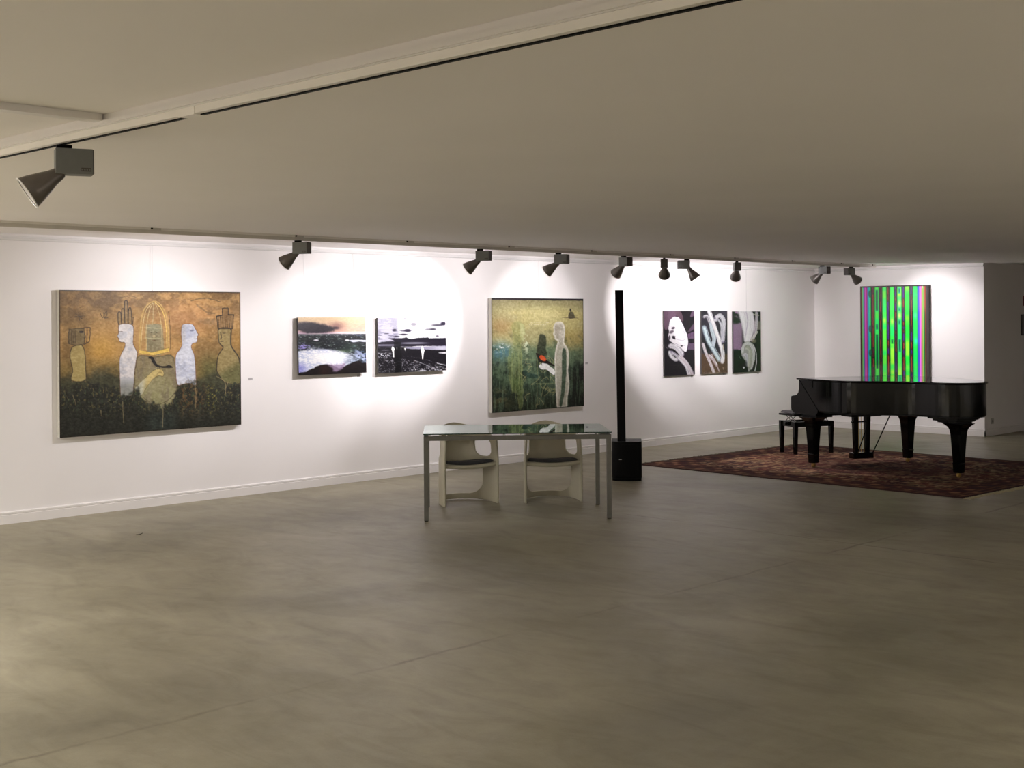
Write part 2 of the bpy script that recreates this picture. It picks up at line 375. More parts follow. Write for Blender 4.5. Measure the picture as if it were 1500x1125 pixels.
# square panels made up to carry the added fill lights
DIFF = mat('fill_light_diffuser', (0.9, 0.9, 0.88), 0.6, emis=(1.0, 0.965, 0.93), estr=4, noise=(0.01, 5))
for x, y, h, w in FILL_LIGHTS:
    t = thing('fill_light', 'added square white fill light in the unseen part of the hall', 'ceiling light', (x, y, h), 0, 'added fill lights in the unseen hall')
    bm = nb(); box(bm, -0.5, 0.5, -0.5, -0.47, -0.04, -0.0005); box(bm, -0.5, 0.5, 0.47, 0.5, -0.04, -0.0005); box(bm, -0.5, -0.47, -0.47, 0.47, -0.04, -0.0005); box(bm, 0.47, 0.5, -0.47, 0.47, -0.04, -0.0005); obj('frame', bm, TRIM, t)
    bm = nb(); box(bm, -0.47, 0.47, -0.47, 0.47, -0.035, -0.02); obj('diffuser', bm, DIFF, t)

# ------------------------------------------------------------------ painter: colours evaluated on a fine grid
def hmg(q):
    """homography from unit square (0,0)=top-left,(1,0),(1,1),(0,1) to the four points q"""
    A = []; B = []
    for (u, v), (x, y) in zip(((0, 0), (1, 0), (1, 1), (0, 1)), q):
        A.append([u, v, 1, 0, 0, 0, -u * x, -v * x]); B.append(x)
        A.append([0, 0, 0, u, v, 1, -u * y, -v * y]); B.append(y)
    h = np.linalg.solve(np.array(A, float), np.array(B, float)); return np.append(h, 1).reshape(3, 3)

def vnoise(X, Y, seed, octv=5, gain=0.55):
    out = np.zeros_like(X); amp = 1.0; tot = 0
    for o in range(octv):
        rs = np.random.RandomState(seed + o * 17); T = rs.rand(256, 256)
        x = X * 2 ** o + 31.7 * o; y = Y * 2 ** o + 11.3 * o
        xi = np.floor(x).astype(int); yi = np.floor(y).astype(int); fx = x - xi; fy = y - yi
        fx = fx * fx * (3 - 2 * fx); fy = fy * fy * (3 - 2 * fy)
        g = lambda i, j: T[i % 256, j % 256]
        out += amp * ((g(yi, xi) * (1 - fx) + g(yi, xi + 1) * fx) * (1 - fy) + (g(yi + 1, xi) * (1 - fx) + g(yi + 1, xi + 1) * fx) * fy)
        tot += amp; amp *= gain
    return out / tot

def ss(a, b, x):
    t = np.clip((x - a) / (b - a), 0, 1); return t * t * (3 - 2 * t)

def smooth_pts(pts, closed=True, n=5):
    P = [np.array(p, float) for p in pts]; out = []
    m = len(P); rng = range(m if closed else m - 1)
    for i in rng:
        if closed: a, b, c, d = P[(i - 1) % m], P[i], P[(i + 1) % m], P[(i + 2) % m]
        else: a, b, c, d = P[max(i - 1, 0)], P[i], P[i + 1], P[min(i + 2, m - 1)]
        for k in range(n):
            t = k / n
            out.append(0.5 * (2 * b + (c - a) * t + (2 * a - 5 * b + 4 * c - d) * t * t + (3 * b - a - 3 * c + d) * t ** 3))
    if not closed: out.append(P[-1])
    return out

class Art:
    def __init__(s, q, nx, ny):
        H = hmg(q); u, v = np.meshgrid(np.linspace(0, 1, nx + 1), np.linspace(0, 1, ny + 1))
        w = H[2, 0] * u + H[2, 1] * v + 1
        s.X = (H[0, 0] * u + H[0, 1] * v + H[0, 2]) / w; s.Y = (H[1, 0] * u + H[1, 1] * v + H[1, 2]) / w
        s.u, s.v = u, v; s.nx, s.ny = nx, ny; s.im = np.zeros((ny + 1, nx + 1, 3))
    def n(s, sx, sy, seed, o=5): return vnoise(s.X / sx, s.Y / sy, seed, o)
    def mix(s, a, c):
        c = np.array(c, float); c = c / 255 if c.ndim == 1 else c
        s.im = s.im * (1 - a[..., None]) + c * a[..., None]
    def add(s, amp): s.im = np.clip(s.im + np.asarray(amp)[..., None], 0, 1)
    def wob(s, k, seed=5, sc=40):
        if not k: return s.X, s.Y
        return s.X + (s.n(sc, sc, seed, 3) - .5) * 2 * k, s.Y + (s.n(sc, sc, seed + 50, 3) - .5) * 2 * k
    def seg(s, p, q, X, Y):
        dx, dy = q[0] - p[0], q[1] - p[1]; t = np.clip(((X - p[0]) * dx + (Y - p[1]) * dy) / (dx * dx + dy * dy + 1e-9), 0, 1)
        return np.hypot(X - p[0] - t * dx, Y - p[1] - t * dy)
    def sdf(s, pts, wob=0, sm=True):
        X, Y = s.wob(wob); P = smooth_pts(pts) if sm else [np.array(p, float) for p in pts]
        d = np.full(X.shape, 1e9); ins = np.zeros(X.shape, bool)
        for i in range(len(P)):
            p, q = P[i], P[(i + 1) % len(P)]
            d = np.minimum(d, s.seg(p, q, X, Y))
            c = (p[1] > Y) != (q[1] > Y)
            xi = p[0] + (Y - p[1]) * (q[0] - p[0]) / (q[1] - p[1] + 1e-9)
            ins ^= c & (X < xi)
        return np.where(ins, -d, d)
    def poly(s, pts, c, a=1.0, soft=3.0, wob=0, sm=True, out=None, ow=4, oa=.8):
        d = s.sdf(pts, wob, sm); s.mix(a * ss(soft, -soft, d), c)
        if out is not None: s.mix(oa * ss(ow, ow * .3, np.abs(d)), out)
        return d
    def line(s, pts, w, c, a=1.0, wob=0, sm=True, dash=None):
        X, Y = s.wob(wob); P = smooth_pts(pts, False) if sm and len(pts) > 2 else pts
        d = np.full(X.shape, 1e9)
        for p, q in zip(P, P[1:]): d = np.minimum(d, s.seg(p, q, X, Y))
        m = a * ss(w, w * .35, d)
        if dash is not None: m = m * ss(.35, .6, s.n(dash, dash, 77, 3))
        s.mix(m, c)
    def ell(s, cx, cy, rx, ry, c, a=1.0, soft=.25, rot=0):
        X, Y = s.X - cx, s.Y - cy; cr, sr = math.cos(rot), math.sin(rot)
        d = np.hypot((X * cr + Y * sr) / rx, (-X * sr + Y * cr) / ry); s.mix(a * ss(1 + soft, 1 - soft, d), c)

def art_mesh(name, art, W, H, m, parent, gain=1.0, axis='x', curve=None):
    """grid W x H metres standing in the plane; local x = width (left to right seen from the room), local z up, local -y faces the viewer"""
    nx, ny = art.nx, art.ny
    xs, zs = art.u * W - W / 2, (1 - art.v) * H - H / 2
    co = np.stack([xs, np.zeros_like(xs), zs], -1).reshape(-1, 3)
    me = bpy.data.meshes.new(name)
    i = (np.arange(ny)[:, None] * (nx + 1) + np.arange(nx)[None]).ravel()
    F = np.stack([i, i + nx + 1, i + nx + 2, i + 1], -1)
    me.vertices.add(len(co)); me.vertices.foreach_set('co', co.ravel())
    me.loops.add(F.size); me.loops.foreach_set('vertex_index', F.ravel().astype(np.int32))
    me.polygons.add(len(F)); me.polygons.foreach_set('loop_start', np.arange(0, F.size, 4).astype(np.int32))
    me.update(calc_edges=True)
    c = np.clip(art.im, 0, 1); lin = np.where(c <= .04045, c / 12.92, ((c + .055) / 1.055) ** 2.4) * gain
    lin = np.clip(lin, 0, .92)
    at = me.color_attributes.new('paint', 'FLOAT_COLOR', 'POINT')
    at.data.foreach_set('color', np.concatenate([lin.reshape(-1, 3), np.ones((len(co), 1))], 1).astype(np.float32).ravel())
    return link(name, me, m, parent)

# ---- the big golden painting
def paint_gold():
    A = Art([(28.7, 47.9), (1300.7, 62.2), (1308.8, 993.3), (39.3, 1081.9)], 420, 300)
    n1 = A.n(170, 120, 1); n2 = A.n(60, 45, 2); n3 = A.n(14, 10, 3, 4); n4 = A.n(28, 90, 4)
    A.im[:] = np.array((172, 134, 76)) / 255
    A.mix(ss(.45, .62, n1) * .7, (190, 146, 88)); A.mix(ss(.56, .36, n1) * .85, (128, 98, 54))
    A.mix(ss(330, 90, A.Y) * ss(.42, .58, n2) * .65, (108, 80, 46)); A.mix(ss(260, 60, A.Y) * ss(500, 100, A.X) * .55, (104, 78, 42))
    A.mix(np.exp(-((A.X - 930) / 210) ** 2 - ((A.Y - 250) / 120) ** 2) * .7, (204, 148, 100))
    A.mix(np.exp(-((A.X - 320) / 130) ** 2 - ((A.Y - 460) / 110) ** 2) * .8, (208, 158, 66))
    A.mix(np.exp(-((A.X - 1290) / 60) ** 2 - ((A.Y - 400) / 90) ** 2) * .6, (196, 146, 64))
    A.mix(np.exp(-((A.X - 1100) / 120) ** 2 - ((A.Y - 250) / 60) ** 2) * ss(.4, .6, n2) * .7, (120, 96, 66))
    A.mix(ss(480, 620, A.Y + 60 * (n2 - .5)) * .65, (112, 96, 48))
    A.mix(ss(980, 1080, A.X) * ss(430, 620, A.Y) * .8, (84, 84, 44))
    hor = 640 + 90 * (n2 - .5) + 25 * np.sin(A.X / 70)
    A.mix(ss(hor - 50, hor + 40, A.Y) * .92, (52, 54, 36)); A.mix(ss(hor + 60, hor + 260, A.Y) * .95, (22, 26, 24))
    # left figure
    A.poly([(150, 435), (118, 455), (107, 505), (115, 560), (128, 620), (120, 680), (215, 680), (218, 600), (213, 520), (204, 462), (185, 432)], (186, 166, 104), .92, wob=4, out=(60, 46, 26), ow=5)
    A.poly([(100, 322), (205, 318), (212, 372), (205, 428), (150, 434), (100, 424), (95, 370)], (122, 104, 68), .9, wob=4, sm=False, out=(58, 44, 26))
    for x in (104, 116, 128, 142): A.line([(x, 330), (x + 3, 420)], 4, (74, 58, 36), .7, 3)
    A.line([(205, 312), (248, 312), (244, 408), (206, 430)], 5, (66, 46, 28), .9, 3, sm=False); A.line([(226, 316), (224, 412)], 5, (70, 48, 30), .8, 3)
    A.ell(186, 342, 16, 8, (36, 26, 20)); A.line([(208, 350), (216, 378), (204, 386)], 3, (60, 44, 30), .9)
    # scribbles
    for p, q in (((140, 238), (204, 230)), ((168, 205), (174, 262)), ((146, 215), (192, 250))): A.line([p, q], 4, (66, 50, 30), .85, 3)
    A.line([(318, 212), (336, 242), (350, 212), (362, 200), (362, 228), (346, 246), (372, 240)], 3.5, (66, 50, 30), .85, 2)
    A.line([(340, 205), (345, 240)], 3, (66, 50, 30), .8)
    A.line([(455, 105), (520, 88), (575, 104)], 4, (104, 82, 52), .7, 3)
    A.line([(955, 120), (1060, 105), (1160, 130)], 5, (92, 74, 48), .7, 5); A.line([(990, 150), (1060, 200), (1120, 210)], 9, (104, 84, 60), .5, 8)
    # fingers behind head
    for P in ([(446, 288), (442, 215), (452, 200), (462, 215), (466, 288)], [(468, 288), (466, 196), (476, 178), (486, 196), (490, 288)],
              [(491, 288), (488, 140), (498, 124), (508, 140), (512, 288)], [(514, 288), (516, 190), (526, 170), (534, 190), (538, 288)]):
        A.poly(P, (150, 122, 78), .8, out=(40, 28, 20), ow=4.5, oa=.95)
    A.line([(546, 288), (548, 240)], 4, (50, 36, 24), .9)
    # central big body
    d = A.poly([(592, 512), (700, 520), (810, 505), (840, 560), (852, 640), (856, 760), (820, 860), (760, 900), (690, 910), (600, 850), (566, 780), (556, 700), (566, 600)], (140, 128, 96), .93, wob=8, out=(84, 76, 56), ow=6, oa=.7)
    A.mix(ss(6, -20, d) * ss(640, 760, A.Y) * .7, (164, 162, 118)); A.mix(ss(6, -10, d) * ss(.5, .62, n4) * .55, (112, 100, 84))
    A.ell(700, 690, 80, 90, (164, 160, 112), .6, .6)
    A.line([(620, 800), (700, 850), (780, 830), (850, 760)], 4, (96, 88, 60), .8, 4)
    # cage
    A.poly([(636, 300), (650, 288), (745, 288), (752, 300), (756, 490), (650, 490), (640, 380)], (134, 128, 100), .85, 5, wob=5)
    A.ell(694, 320, 40, 34, (150, 150, 122), .7, .4); A.ell(694, 400, 44, 60, (138, 130, 100), .6, .4)
    A.ell(694, 372, 10, 12, (190, 172, 130), .8); A.ell(676, 345, 7, 4, (70, 64, 48)); A.ell(712, 345, 7, 4, (70, 64, 48)); A.ell(695, 402, 12, 4, (110, 84, 60))
    for P, w, c in (([(594, 470), (598, 320), (622, 190), (680, 130), (730, 142), (775, 210), (792, 320), (800, 460)], 6, (205, 170, 96)),
                    ([(602, 470), (612, 320), (640, 190), (684, 138)], 3, (226, 204, 140)), ([(700, 134), (752, 190), (778, 300), (786, 460)], 5, (238, 204, 110)),
                    ([(640, 470), (640, 320), (660, 200), (684, 140)], 3, (214, 190, 130)), ([(752, 470), (748, 320), (730, 210), (700, 140)], 3, (214, 190, 130)),
                    ([(684, 290), (690, 140)], 3, (196, 180, 130)), ([(630, 385), (752, 385)], 3, (196, 190, 150)), ([(640, 310), (750, 318)], 3, (196, 190, 150))):
        A.line(P, w, c, .9, 2)
    A.line([(797, 200), (808, 330), (810, 460)], 3, (60, 44, 28), .8)
    A.poly([(588, 466), (680, 486), (800, 452), (804, 480), (690, 506), (590, 492)], (236, 200, 100), 1, 3, 2, sm=False, out=(110, 80, 40), ow=3, oa=.5)
    # arm and bird
    d = A.poly([(560, 742), (580, 715), (640, 655), (694, 612), (730, 600), (762, 616), (760, 652), (728, 648), (694, 668), (650, 720), (610, 784), (566, 784)], (206, 184, 118), 1, 3, 3, out=(100, 84, 56), ow=3.5, oa=.6)
    A.mix(ss(3, -6, d) * ss(660, 600, A.X), (192, 192, 170)); A.line([(716, 640), (738, 622), (754, 636)], 3, (130, 106, 70), .8)
    A.poly([(655, 526), (666, 513), (688, 518), (704, 548), (724, 574), (772, 582), (800, 574), (828, 592), (766, 594), (726, 588), (704, 580), (684, 556), (672, 532)], (24, 20, 18), 1, 2.5)
    A.line([(722, 586), (722, 606)], 3, (30, 24, 20)); A.line([(734, 588), (738, 606)], 3, (30, 24, 20))
    # white figure on the left
    d = A.poly([(452, 292), (500, 284), (545, 296), (551, 345), (548, 420), (566, 462), (580, 492), (570, 540), (560, 620), (552, 720), (545, 780), (515, 790), (486, 800), (474, 840), (464, 800), (458, 720), (455, 640), (453, 545), (463, 500), (488, 452), (490, 418), (462, 412), (450, 404), (450, 390), (443, 380), (438, 368), (447, 348), (446, 320)],
               (226, 222, 224), 1, 2.5, 1.5, out=(92, 62, 44), ow=3.5, oa=.8)
    A.mix(ss(2, -6, d) * ss(.5, .64, n2) * .45, (176, 182, 200)); A.mix(ss(2, -6, d) * ss(650, 740, A.Y + 60 * (n3 - .5)) * .7, (112, 118, 112))
    A.ell(464, 340, 13, 3.5, (90, 80, 84)); A.line([(444, 388), (456, 390)], 2.5, (110, 90, 90), .8)
    # white figure on the right
    d = A.poly([(890, 300), (920, 286), (965, 290), (984, 318), (997, 345), (1006, 362), (997, 374), (1000, 392), (992, 414), (966, 422), (956, 442), (962, 468), (976, 500), (984, 560), (988, 650), (990, 716), (950, 704), (905, 706), (866, 716), (852, 680), (846, 600), (845, 525), (856, 490), (880, 458), (892, 428), (886, 370)],
               (212, 216, 230), 1, 2.5, 1.5, out=(116, 74, 56), ow=3.5, oa=.8)
    A.mix(ss(2, -6, d) * ss(.48, .6, n2) * .55, (170, 178, 206)); A.mix(ss(2, -6, d) * ss(930, 900, A.X) * ss(450, 380, A.Y) * .5, (160, 156, 156))
    A.ell(962, 332, 16, 6, (116, 122, 150), .9, .3, -.2); A.line([(984, 392), (998, 386)], 2.5, (110, 96, 110), .8)
    # right figure with the tall crown
    d = A.poly([(1146, 330), (1175, 310), (1222, 314), (1238, 345), (1236, 425), (1256, 470), (1288, 520), (1305, 620), (1300, 700), (1200, 700), (1150, 640), (1136, 600), (1146, 510), (1180, 455), (1172, 440), (1152, 415), (1147, 370)], (150, 132, 84), .9, 3, 3, out=(44, 34, 24), ow=5, oa=.9)
    A.mix(ss(2, -6, d) * ss(600, 690, A.Y + (A.X - 1150) * .6) * .85, (92, 92, 52)); A.mix(ss(2, -6, d) * ss(.5, .62, n2) * ss(560, 460, A.Y) * .4, (180, 160, 104))
    A.poly([(1134, 232), (1175, 226), (1175, 176), (1216, 172), (1216, 222), (1255, 222), (1247, 318), (1144, 318)], (128, 96, 56), .55, 3, 2, sm=False, out=(44, 32, 22), ow=4.5, oa=.95)
    for x in (1150, 1164, 1180, 1196, 1210, 1226, 1240): A.line([(x - 4, 236), (x, 312)], 3.5, (60, 44, 28), .75, 2)
    A.line([(1134, 232), (1170, 226)], 6, (34, 26, 18), .9); A.line([(1218, 222), (1254, 222)], 6, (34, 26, 18), .9)
    A.line([(1162, 345), (1168, 380), (1160, 392)], 4.5, (50, 36, 24), .9); A.ell(1186, 350, 12, 3, (54, 40, 26)); A.ell(1171, 408, 12, 4, (60, 42, 28))
    A.line([(1238, 320), (1234, 430), (1262, 475), (1294, 530)], 5, (40, 32, 22), .8, 2)
    # foliage at the bottom
    hor2 = 712 + 18 * np.sin(A.X / 55) + 120 * (A.n(30, 40, 31) - .5) + 130 * ss(560, 640, A.X) * ss(880, 790, A.X) + 60 * ss(440, 470, A.X) * ss(600, 540, A.X)
    A.mix(ss(hor2 - 14, hor2 + 30, A.Y) * .93, (26, 28, 22))
    sp = A.n(9, 16, 41, 4); wh = ss(hor2 - 30, hor2 + 40, A.Y) * ss(1000, 800, A.Y)
    A.mix(wh * ss(.60, .74, sp) * .75, (122, 108, 62)); A.mix(wh * ss(.58, .72, A.n(12, 22, 43, 4)) * .6, (60, 76, 52))
    A.mix(wh * ss(860, 900, A.X) * ss(1100, 1000, A.X) * ss(.5, .65, A.n(12, 12, 44, 4)) * .7, (112, 78, 42))
    A.mix(wh * ss(1050, 1090, A.X) * ss(1180, 1100, A.X) * ss(.55, .68, A.n(14, 10, 45, 4)) * .8, (150, 138, 56))
    A.mix(ss(850, 960, A.Y) * ss(600, 700, A.X) * ss(900, 800, A.X) * .5, (44, 58, 56))
    for P in ([(475, 830), (478, 900), (484, 980)], [(984, 715), (990, 790), (984, 880)], [(1135, 655), (1190, 690), (1200, 770)], [(1215, 690), (1200, 740)], [(760, 880), (756, 1010)], [(128, 780), (150, 850)], [(325, 890), (326, 930)], [(120, 660), (124, 690)], [(218, 620), (214, 690)]):
        A.line(P, 4, (166, 148, 108), .6, 3)
    A.mix(.10 + 0 * A.X, (120, 112, 88)); A.add((n3 - .5) * .20); A.add((n4 - .5) * .08)
    e = np.minimum(np.minimum(A.u * 1.85, (1 - A.u) * 1.85), np.minimum(A.v, 1 - A.v) * 1.29)
    A.mix(ss(.018, .002, e) * .75, (34, 26, 18)); return A

# ---- green painting with the two figures and the red bird
def paint_green():
    A = Art([(84.6, 71), (882, 71), (885, 1000), (89, 1068)], 260, 240)
    n1 = A.n(150, 110, 61); n2 = A.n(45, 40, 62); n3 = A.n(12, 12, 63, 4); nv = A.n(14, 120, 64)
    A.im[:] = np.array((166, 158, 112)) / 255
    A.mix(ss(.42, .6, n1) * .6, (184, 172, 112)); A.mix(np.exp(-((A.X - 520) / 200) ** 2 - ((A.Y - 200) / 110) ** 2) * .75, (204, 196, 140))
    A.mix(ss(200, 80, A.Y) * .6, (122, 116, 86)); A.mix(np.exp(-((A.X - 160) / 110) ** 2 - ((A.Y - 320) / 80) ** 2) * .55, (152, 116, 76))
    A.mix(ss(560, 700, A.X) * ss(280, 420, A.Y) * .6, (150, 130, 74))
    A.mix(ss(430, 560, A.Y + 80 * (n2 - .5)) * .9, (78, 96, 74))
    A.mix(np.exp(-((A.X - 165) / 110) ** 2 - ((A.Y - 540) / 85) ** 2) * .95, (84, 130, 144))
    A.mix(np.exp(-((A.X - 560) / 170) ** 2 - ((A.Y - 540) / 110) ** 2) * .5, (104, 128, 100))
    A.mix(ss(600, 720, A.Y + 90 * (n2 - .5)) * .85, (48, 66, 50)); A.mix(ss(820, 1000, A.Y + 120 * (n2 - .5)) * .75, (34, 38, 28))
    A.mix(ss(740, 800, A.X + 40 * (n2 - .5)) * ss(600, 700, A.Y) * .92, (22, 24, 20)); A.mix(ss(.55, .38, n2) * ss(520, 640, A.Y) * .5, (24, 34, 28))
    A.mix(np.exp(-((A.X - 160) / 90) ** 2 - ((A.Y - 930) / 90) ** 2) * ss(.4, .6, n2) * .8, (96, 92, 62))
    A.mix(ss(.50, .64, nv) * ss(430, 560, A.Y) * .45, (112, 134, 104)); A.mix(ss(.52, .66, n2) * ss(430, 520, A.Y) * ss(900, 700, A.Y) * ss(760, 700, A.X) * .5, (104, 124, 96)); A.mix(ss(.5, .65, n2) * ss(300, 420, A.Y) * ss(640, 500, A.Y) * .3, (58, 70, 50))
    # dim left figure
    d = A.poly([(262, 330), (280, 290), (320, 276), (356, 290), (368, 330), (374, 380), (362, 400), (362, 440), (338, 446), (332, 480), (345, 530), (350, 620), (356, 760), (354, 900), (346, 1020), (320, 1030), (300, 900), (262, 880), (236, 760), (230, 620), (238, 520), (268, 470), (274, 400)], (134, 144, 84), .42, 6, 10)
    A.mix(ss(0, -30, d) * ss(720, 800, A.Y) * .6, (84, 104, 58)); A.mix(ss(4, -10, d) * ss(470, 380, A.Y) * ss(320, 345, A.X) * .55, (196, 200, 150))
    A.mix(ss(8, 0, np.abs(d)) * .35 * ss(.4, .6, n2), (170, 174, 104))
    for x0, x1, y1 in ((262, 262, 900), (286, 292, 940), (318, 322, 860), (340, 346, 1000)): A.line([(x0, 540), (x1, y1)], 4, (150, 160, 104), .55, 4)
    # tangle of scratched lines
    rs = np.random.RandomState(9)
    for k in range(26):
        x, y = rs.uniform(370, 620), rs.uniform(620, 960); P = [(x, y)]
        for j in range(3): P.append((P[-1][0] + rs.uniform(-50, 50), P[-1][1] + rs.uniform(-50, 50)))
        A.line(P, 3.6, (166, 160, 112), .7, 3)
    A.line([(350, 600), (620, 604)], 3, (140, 150, 104), .6, 3); A.line([(470, 808), (640, 806)], 3.5, (150, 154, 112), .7, 2); A.line([(480, 380), (478, 1000)], 3.5, (146, 142, 96), .6, 3)
    A.poly([(360, 700), (420, 722), (476, 735), (476, 760), (400, 755)], (34, 60, 52), .8, 4, 4)
    A.mix(np.exp(-((A.X - 385) / 22) ** 2 - ((A.Y - 470) / 80) ** 2) * ss(.5, .6, n3) * .9, (196, 206, 176)); A.mix(np.exp(-((A.X - 170) / 80) ** 2 - ((A.Y - 500) / 50) ** 2) * ss(.62, .7, A.n(26, 8, 65, 3)) * .9, (220, 226, 226))
    # dark standing shape
    A.poly([(496, 410), (514, 380), (545, 395), (556, 440), (560, 520), (556, 570), (500, 580), (482, 520)], (46, 52, 38), .85, 8, 10)
    # white standing figure
    d = A.poly([(622, 320), (636, 284), (670, 272), (704, 284), (720, 330), (718, 390), (712, 450), (735, 490), (752, 540), (752, 640), (746, 700), (755, 780), (756, 850), (742, 920), (734, 1008), (700, 1012), (652, 1012), (642, 900), (636, 760), (630, 640), (636, 540), (650, 480), (658, 440), (634, 424), (630, 400), (620, 385), (626, 350)], (178, 174, 158), .95, 3, 2)
    A.mix(ss(12, 2, np.abs(d + 5)) * .65, (224, 222, 212)); A.mix(ss(2, -8, d) * ss(450, 400, A.Y) * ss(.4, .6, n2) * .5, (216, 210, 200)); A.ell(655, 350, 22, 55, (140, 128, 112), .45, .6)
    A.poly([(698, 520), (726, 520), (732, 640), (726, 780), (712, 900), (690, 1002), (672, 980), (688, 860), (694, 700)], (58, 76, 58), .92, 4, 3)
    A.poly([(628, 735), (600, 720), (560, 690), (520, 688), (496, 668), (498, 650), (530, 630), (556, 630), (590, 660), (628, 690)], (226, 226, 224), 1, 3, 2)
    A.poly([(466, 548), (482, 548), (500, 562), (530, 575), (560, 605), (628, 650), (622, 660), (570, 640), (520, 630), (490, 612), (480, 580)], (24, 18, 16), 1, 2.5)
    A.ell(528, 590, 34, 20, (204, 84, 44), 1, .2, .6); A.line([(516, 630), (520, 650)], 3, (30, 24, 20))
    # little seated motif and scratched writing-like marks
    A.ell(770, 170, 8, 14, (40, 34, 30)); A.poly([(752, 240), (762, 190), (790, 190), (806, 240)], (66, 62, 50), .85, 4, 4); A.line([(700, 236), (830, 240)], 4, (80, 66, 54), .7, 4)
    A.line([(425, 284), (580, 282)], 3.5, (220, 216, 186), .85, 2, dash=8); A.line([(412, 302), (560, 300)], 3.5, (220, 216, 186), .85, 2, dash=8)
    for cx in (260, 320, 435): A.line([(cx - 18, 245), (cx - 10, 195), (cx + 12, 180), (cx + 22, 240)], 3, (196, 188, 150), .5, 3)
    A.add((n3 - .5) * .22)
    A.mix(ss(92, 84, A.Y + 10 * (n2 - .5)), (30, 24, 30)); e = np.minimum(A.u, 1 - A.u); A.mix(ss(.012, .002, e) * .7, (30, 30, 24)); A.mix(ss(.99, .998, A.v) * .8, (26, 24, 20)); return A

# ---- stormy sea photograph
def paint_sea():
    A = Art([(128, 105), (1189, 107), (1185, 975), (123, 1018)], 200, 130)
    n1 = A.n(220, 90, 81); n2 = A.n(110, 22, 82); n3 = A.n(30, 12, 83, 4)
    t = ss(100, 360, A.Y)
    A.im[:] = np.array((214, 188, 150)) / 255; A.mix(t * .6, (200, 150, 150)); A.mix(ss(700, 1180, A.X) * ss(.3, .6, n1) * .6, (232, 200, 160))
    A.mix(ss(320, 355, A.Y) * ss(500, 800, A.X), (236, 220, 230)); A.mix(ss(320, 355, A.Y) * ss(800, 500, A.X) * .6, (120, 96, 140))
    A.mix(np.exp(-((A.X - 740) / 110) ** 2 - ((A.Y - 240) / 60) ** 2) * .7, (120, 80, 80)); A.ell(720, 272, 50, 22, (50, 40, 50), .8, .6)
    A.poly([(128, 190), (300, 180), (480, 205), (640, 250), (700, 290), (640, 330), (480, 352), (300, 358), (128, 300)], (34, 30, 40), .95, 26, 14)
    A.mix(ss(300, 340, A.Y) * ss(250, 120, A.X) * .8, (200, 170, 190))
    sea = ss(362, 366, A.Y)
    A.mix(sea, (26, 32, 38)); A.mix(sea * ss(.5, .64, n2) * .7, (70, 84, 76)); A.mix(sea * ss(.55, .66, n2) * ss(900, 1100, A.X) * .6, (60, 80, 140))
    A.mix(sea * ss(.6, .72, n3) * .7, (150, 160, 160)); A.mix(sea * ss(.6, .45, A.n(60, 14, 84)) * ss(370, 420, A.Y) * ss(640, 560, A.Y) * .7, (14, 16, 20))
    A.mix(ss(366, 362, A.Y) * ss(352, 362, A.Y) * .7, (236, 224, 226)); A.mix(sea * ss(404, 370, A.Y) * .4, (140, 140, 150))
    A.ell(410, 462, 40, 14, (226, 224, 234), .95, .4); A.ell(893, 466, 34, 12, (240, 240, 244), .95, .4); A.poly([(930, 470), (980, 462), (1185, 466), (1185, 492), (1060, 488), (990, 500)], (222, 226, 240), .95, 6, 8)
    A.mix(np.exp(-((A.X - 820) / 120) ** 2 - ((A.Y - 640) / 35) ** 2) * .8, (78, 100, 70)); A.mix(np.exp(-((A.X - 980) / 160) ** 2 - ((A.Y - 560) / 50) ** 2) * .5, (54, 74, 60))
    A.mix(ss(480, 560, A.Y) * ss(640, 580, A.Y) * ss(420, 200, A.X) * ss(.46, .6, n3), (150, 140, 210))
    foam = ss(620, 690, A.Y + 60 * np.cos((A.X - 450) / 250) + 60 * (n2 - .5)) * ss(1230, 700, A.X)
    A.mix(foam, (202, 210, 236)); A.mix(foam * ss(.42, .6, n3) * .8, (250, 250, 250)); A.mix(foam * ss(330, 140, A.X) * ss(780, 900, A.Y) * .7, (128, 128, 214)); A.ell(580, 740, 260, 90, (252, 252, 252), .95, .6)
    A.mix(ss(640, 760, A.Y) * ss(780, 1000, A.X) * ss(.45, .6, n3) * .7, (150, 170, 196)); A.mix(ss(580, 660, A.Y) * ss(960, 1060, A.X) * ss(.52, .62, A.n(30, 30, 86, 3)) * .8, (170, 180, 214))
    A.poly([(110, 975), (230, 962), (330, 910), (440, 860), (540, 840), (640, 850), (760, 905), (860, 870), (960, 815), (1080, 785), (1120, 820), (1200, 820), (1200, 1040), (110, 1040)], (26, 20, 22), 1, 8, 10, sm=False)
    A.poly([(560, 850), (640, 842), (760, 850), (850, 826), (830, 900), (720, 955), (660, 950), (640, 890)], (150, 130, 160), .85, 20, 16); A.mix(ss(840, 900, A.Y) * ss(700, 500, A.X) * ss(420, 500, A.X) * .3, (90, 50, 40))
    A.poly([(700, 975), (800, 935), (960, 905), (1190, 900), (1190, 1000), (700, 1000)], (24, 19, 20), 1, 8, 10)
    A.add((n3 - .5) * .1); return A

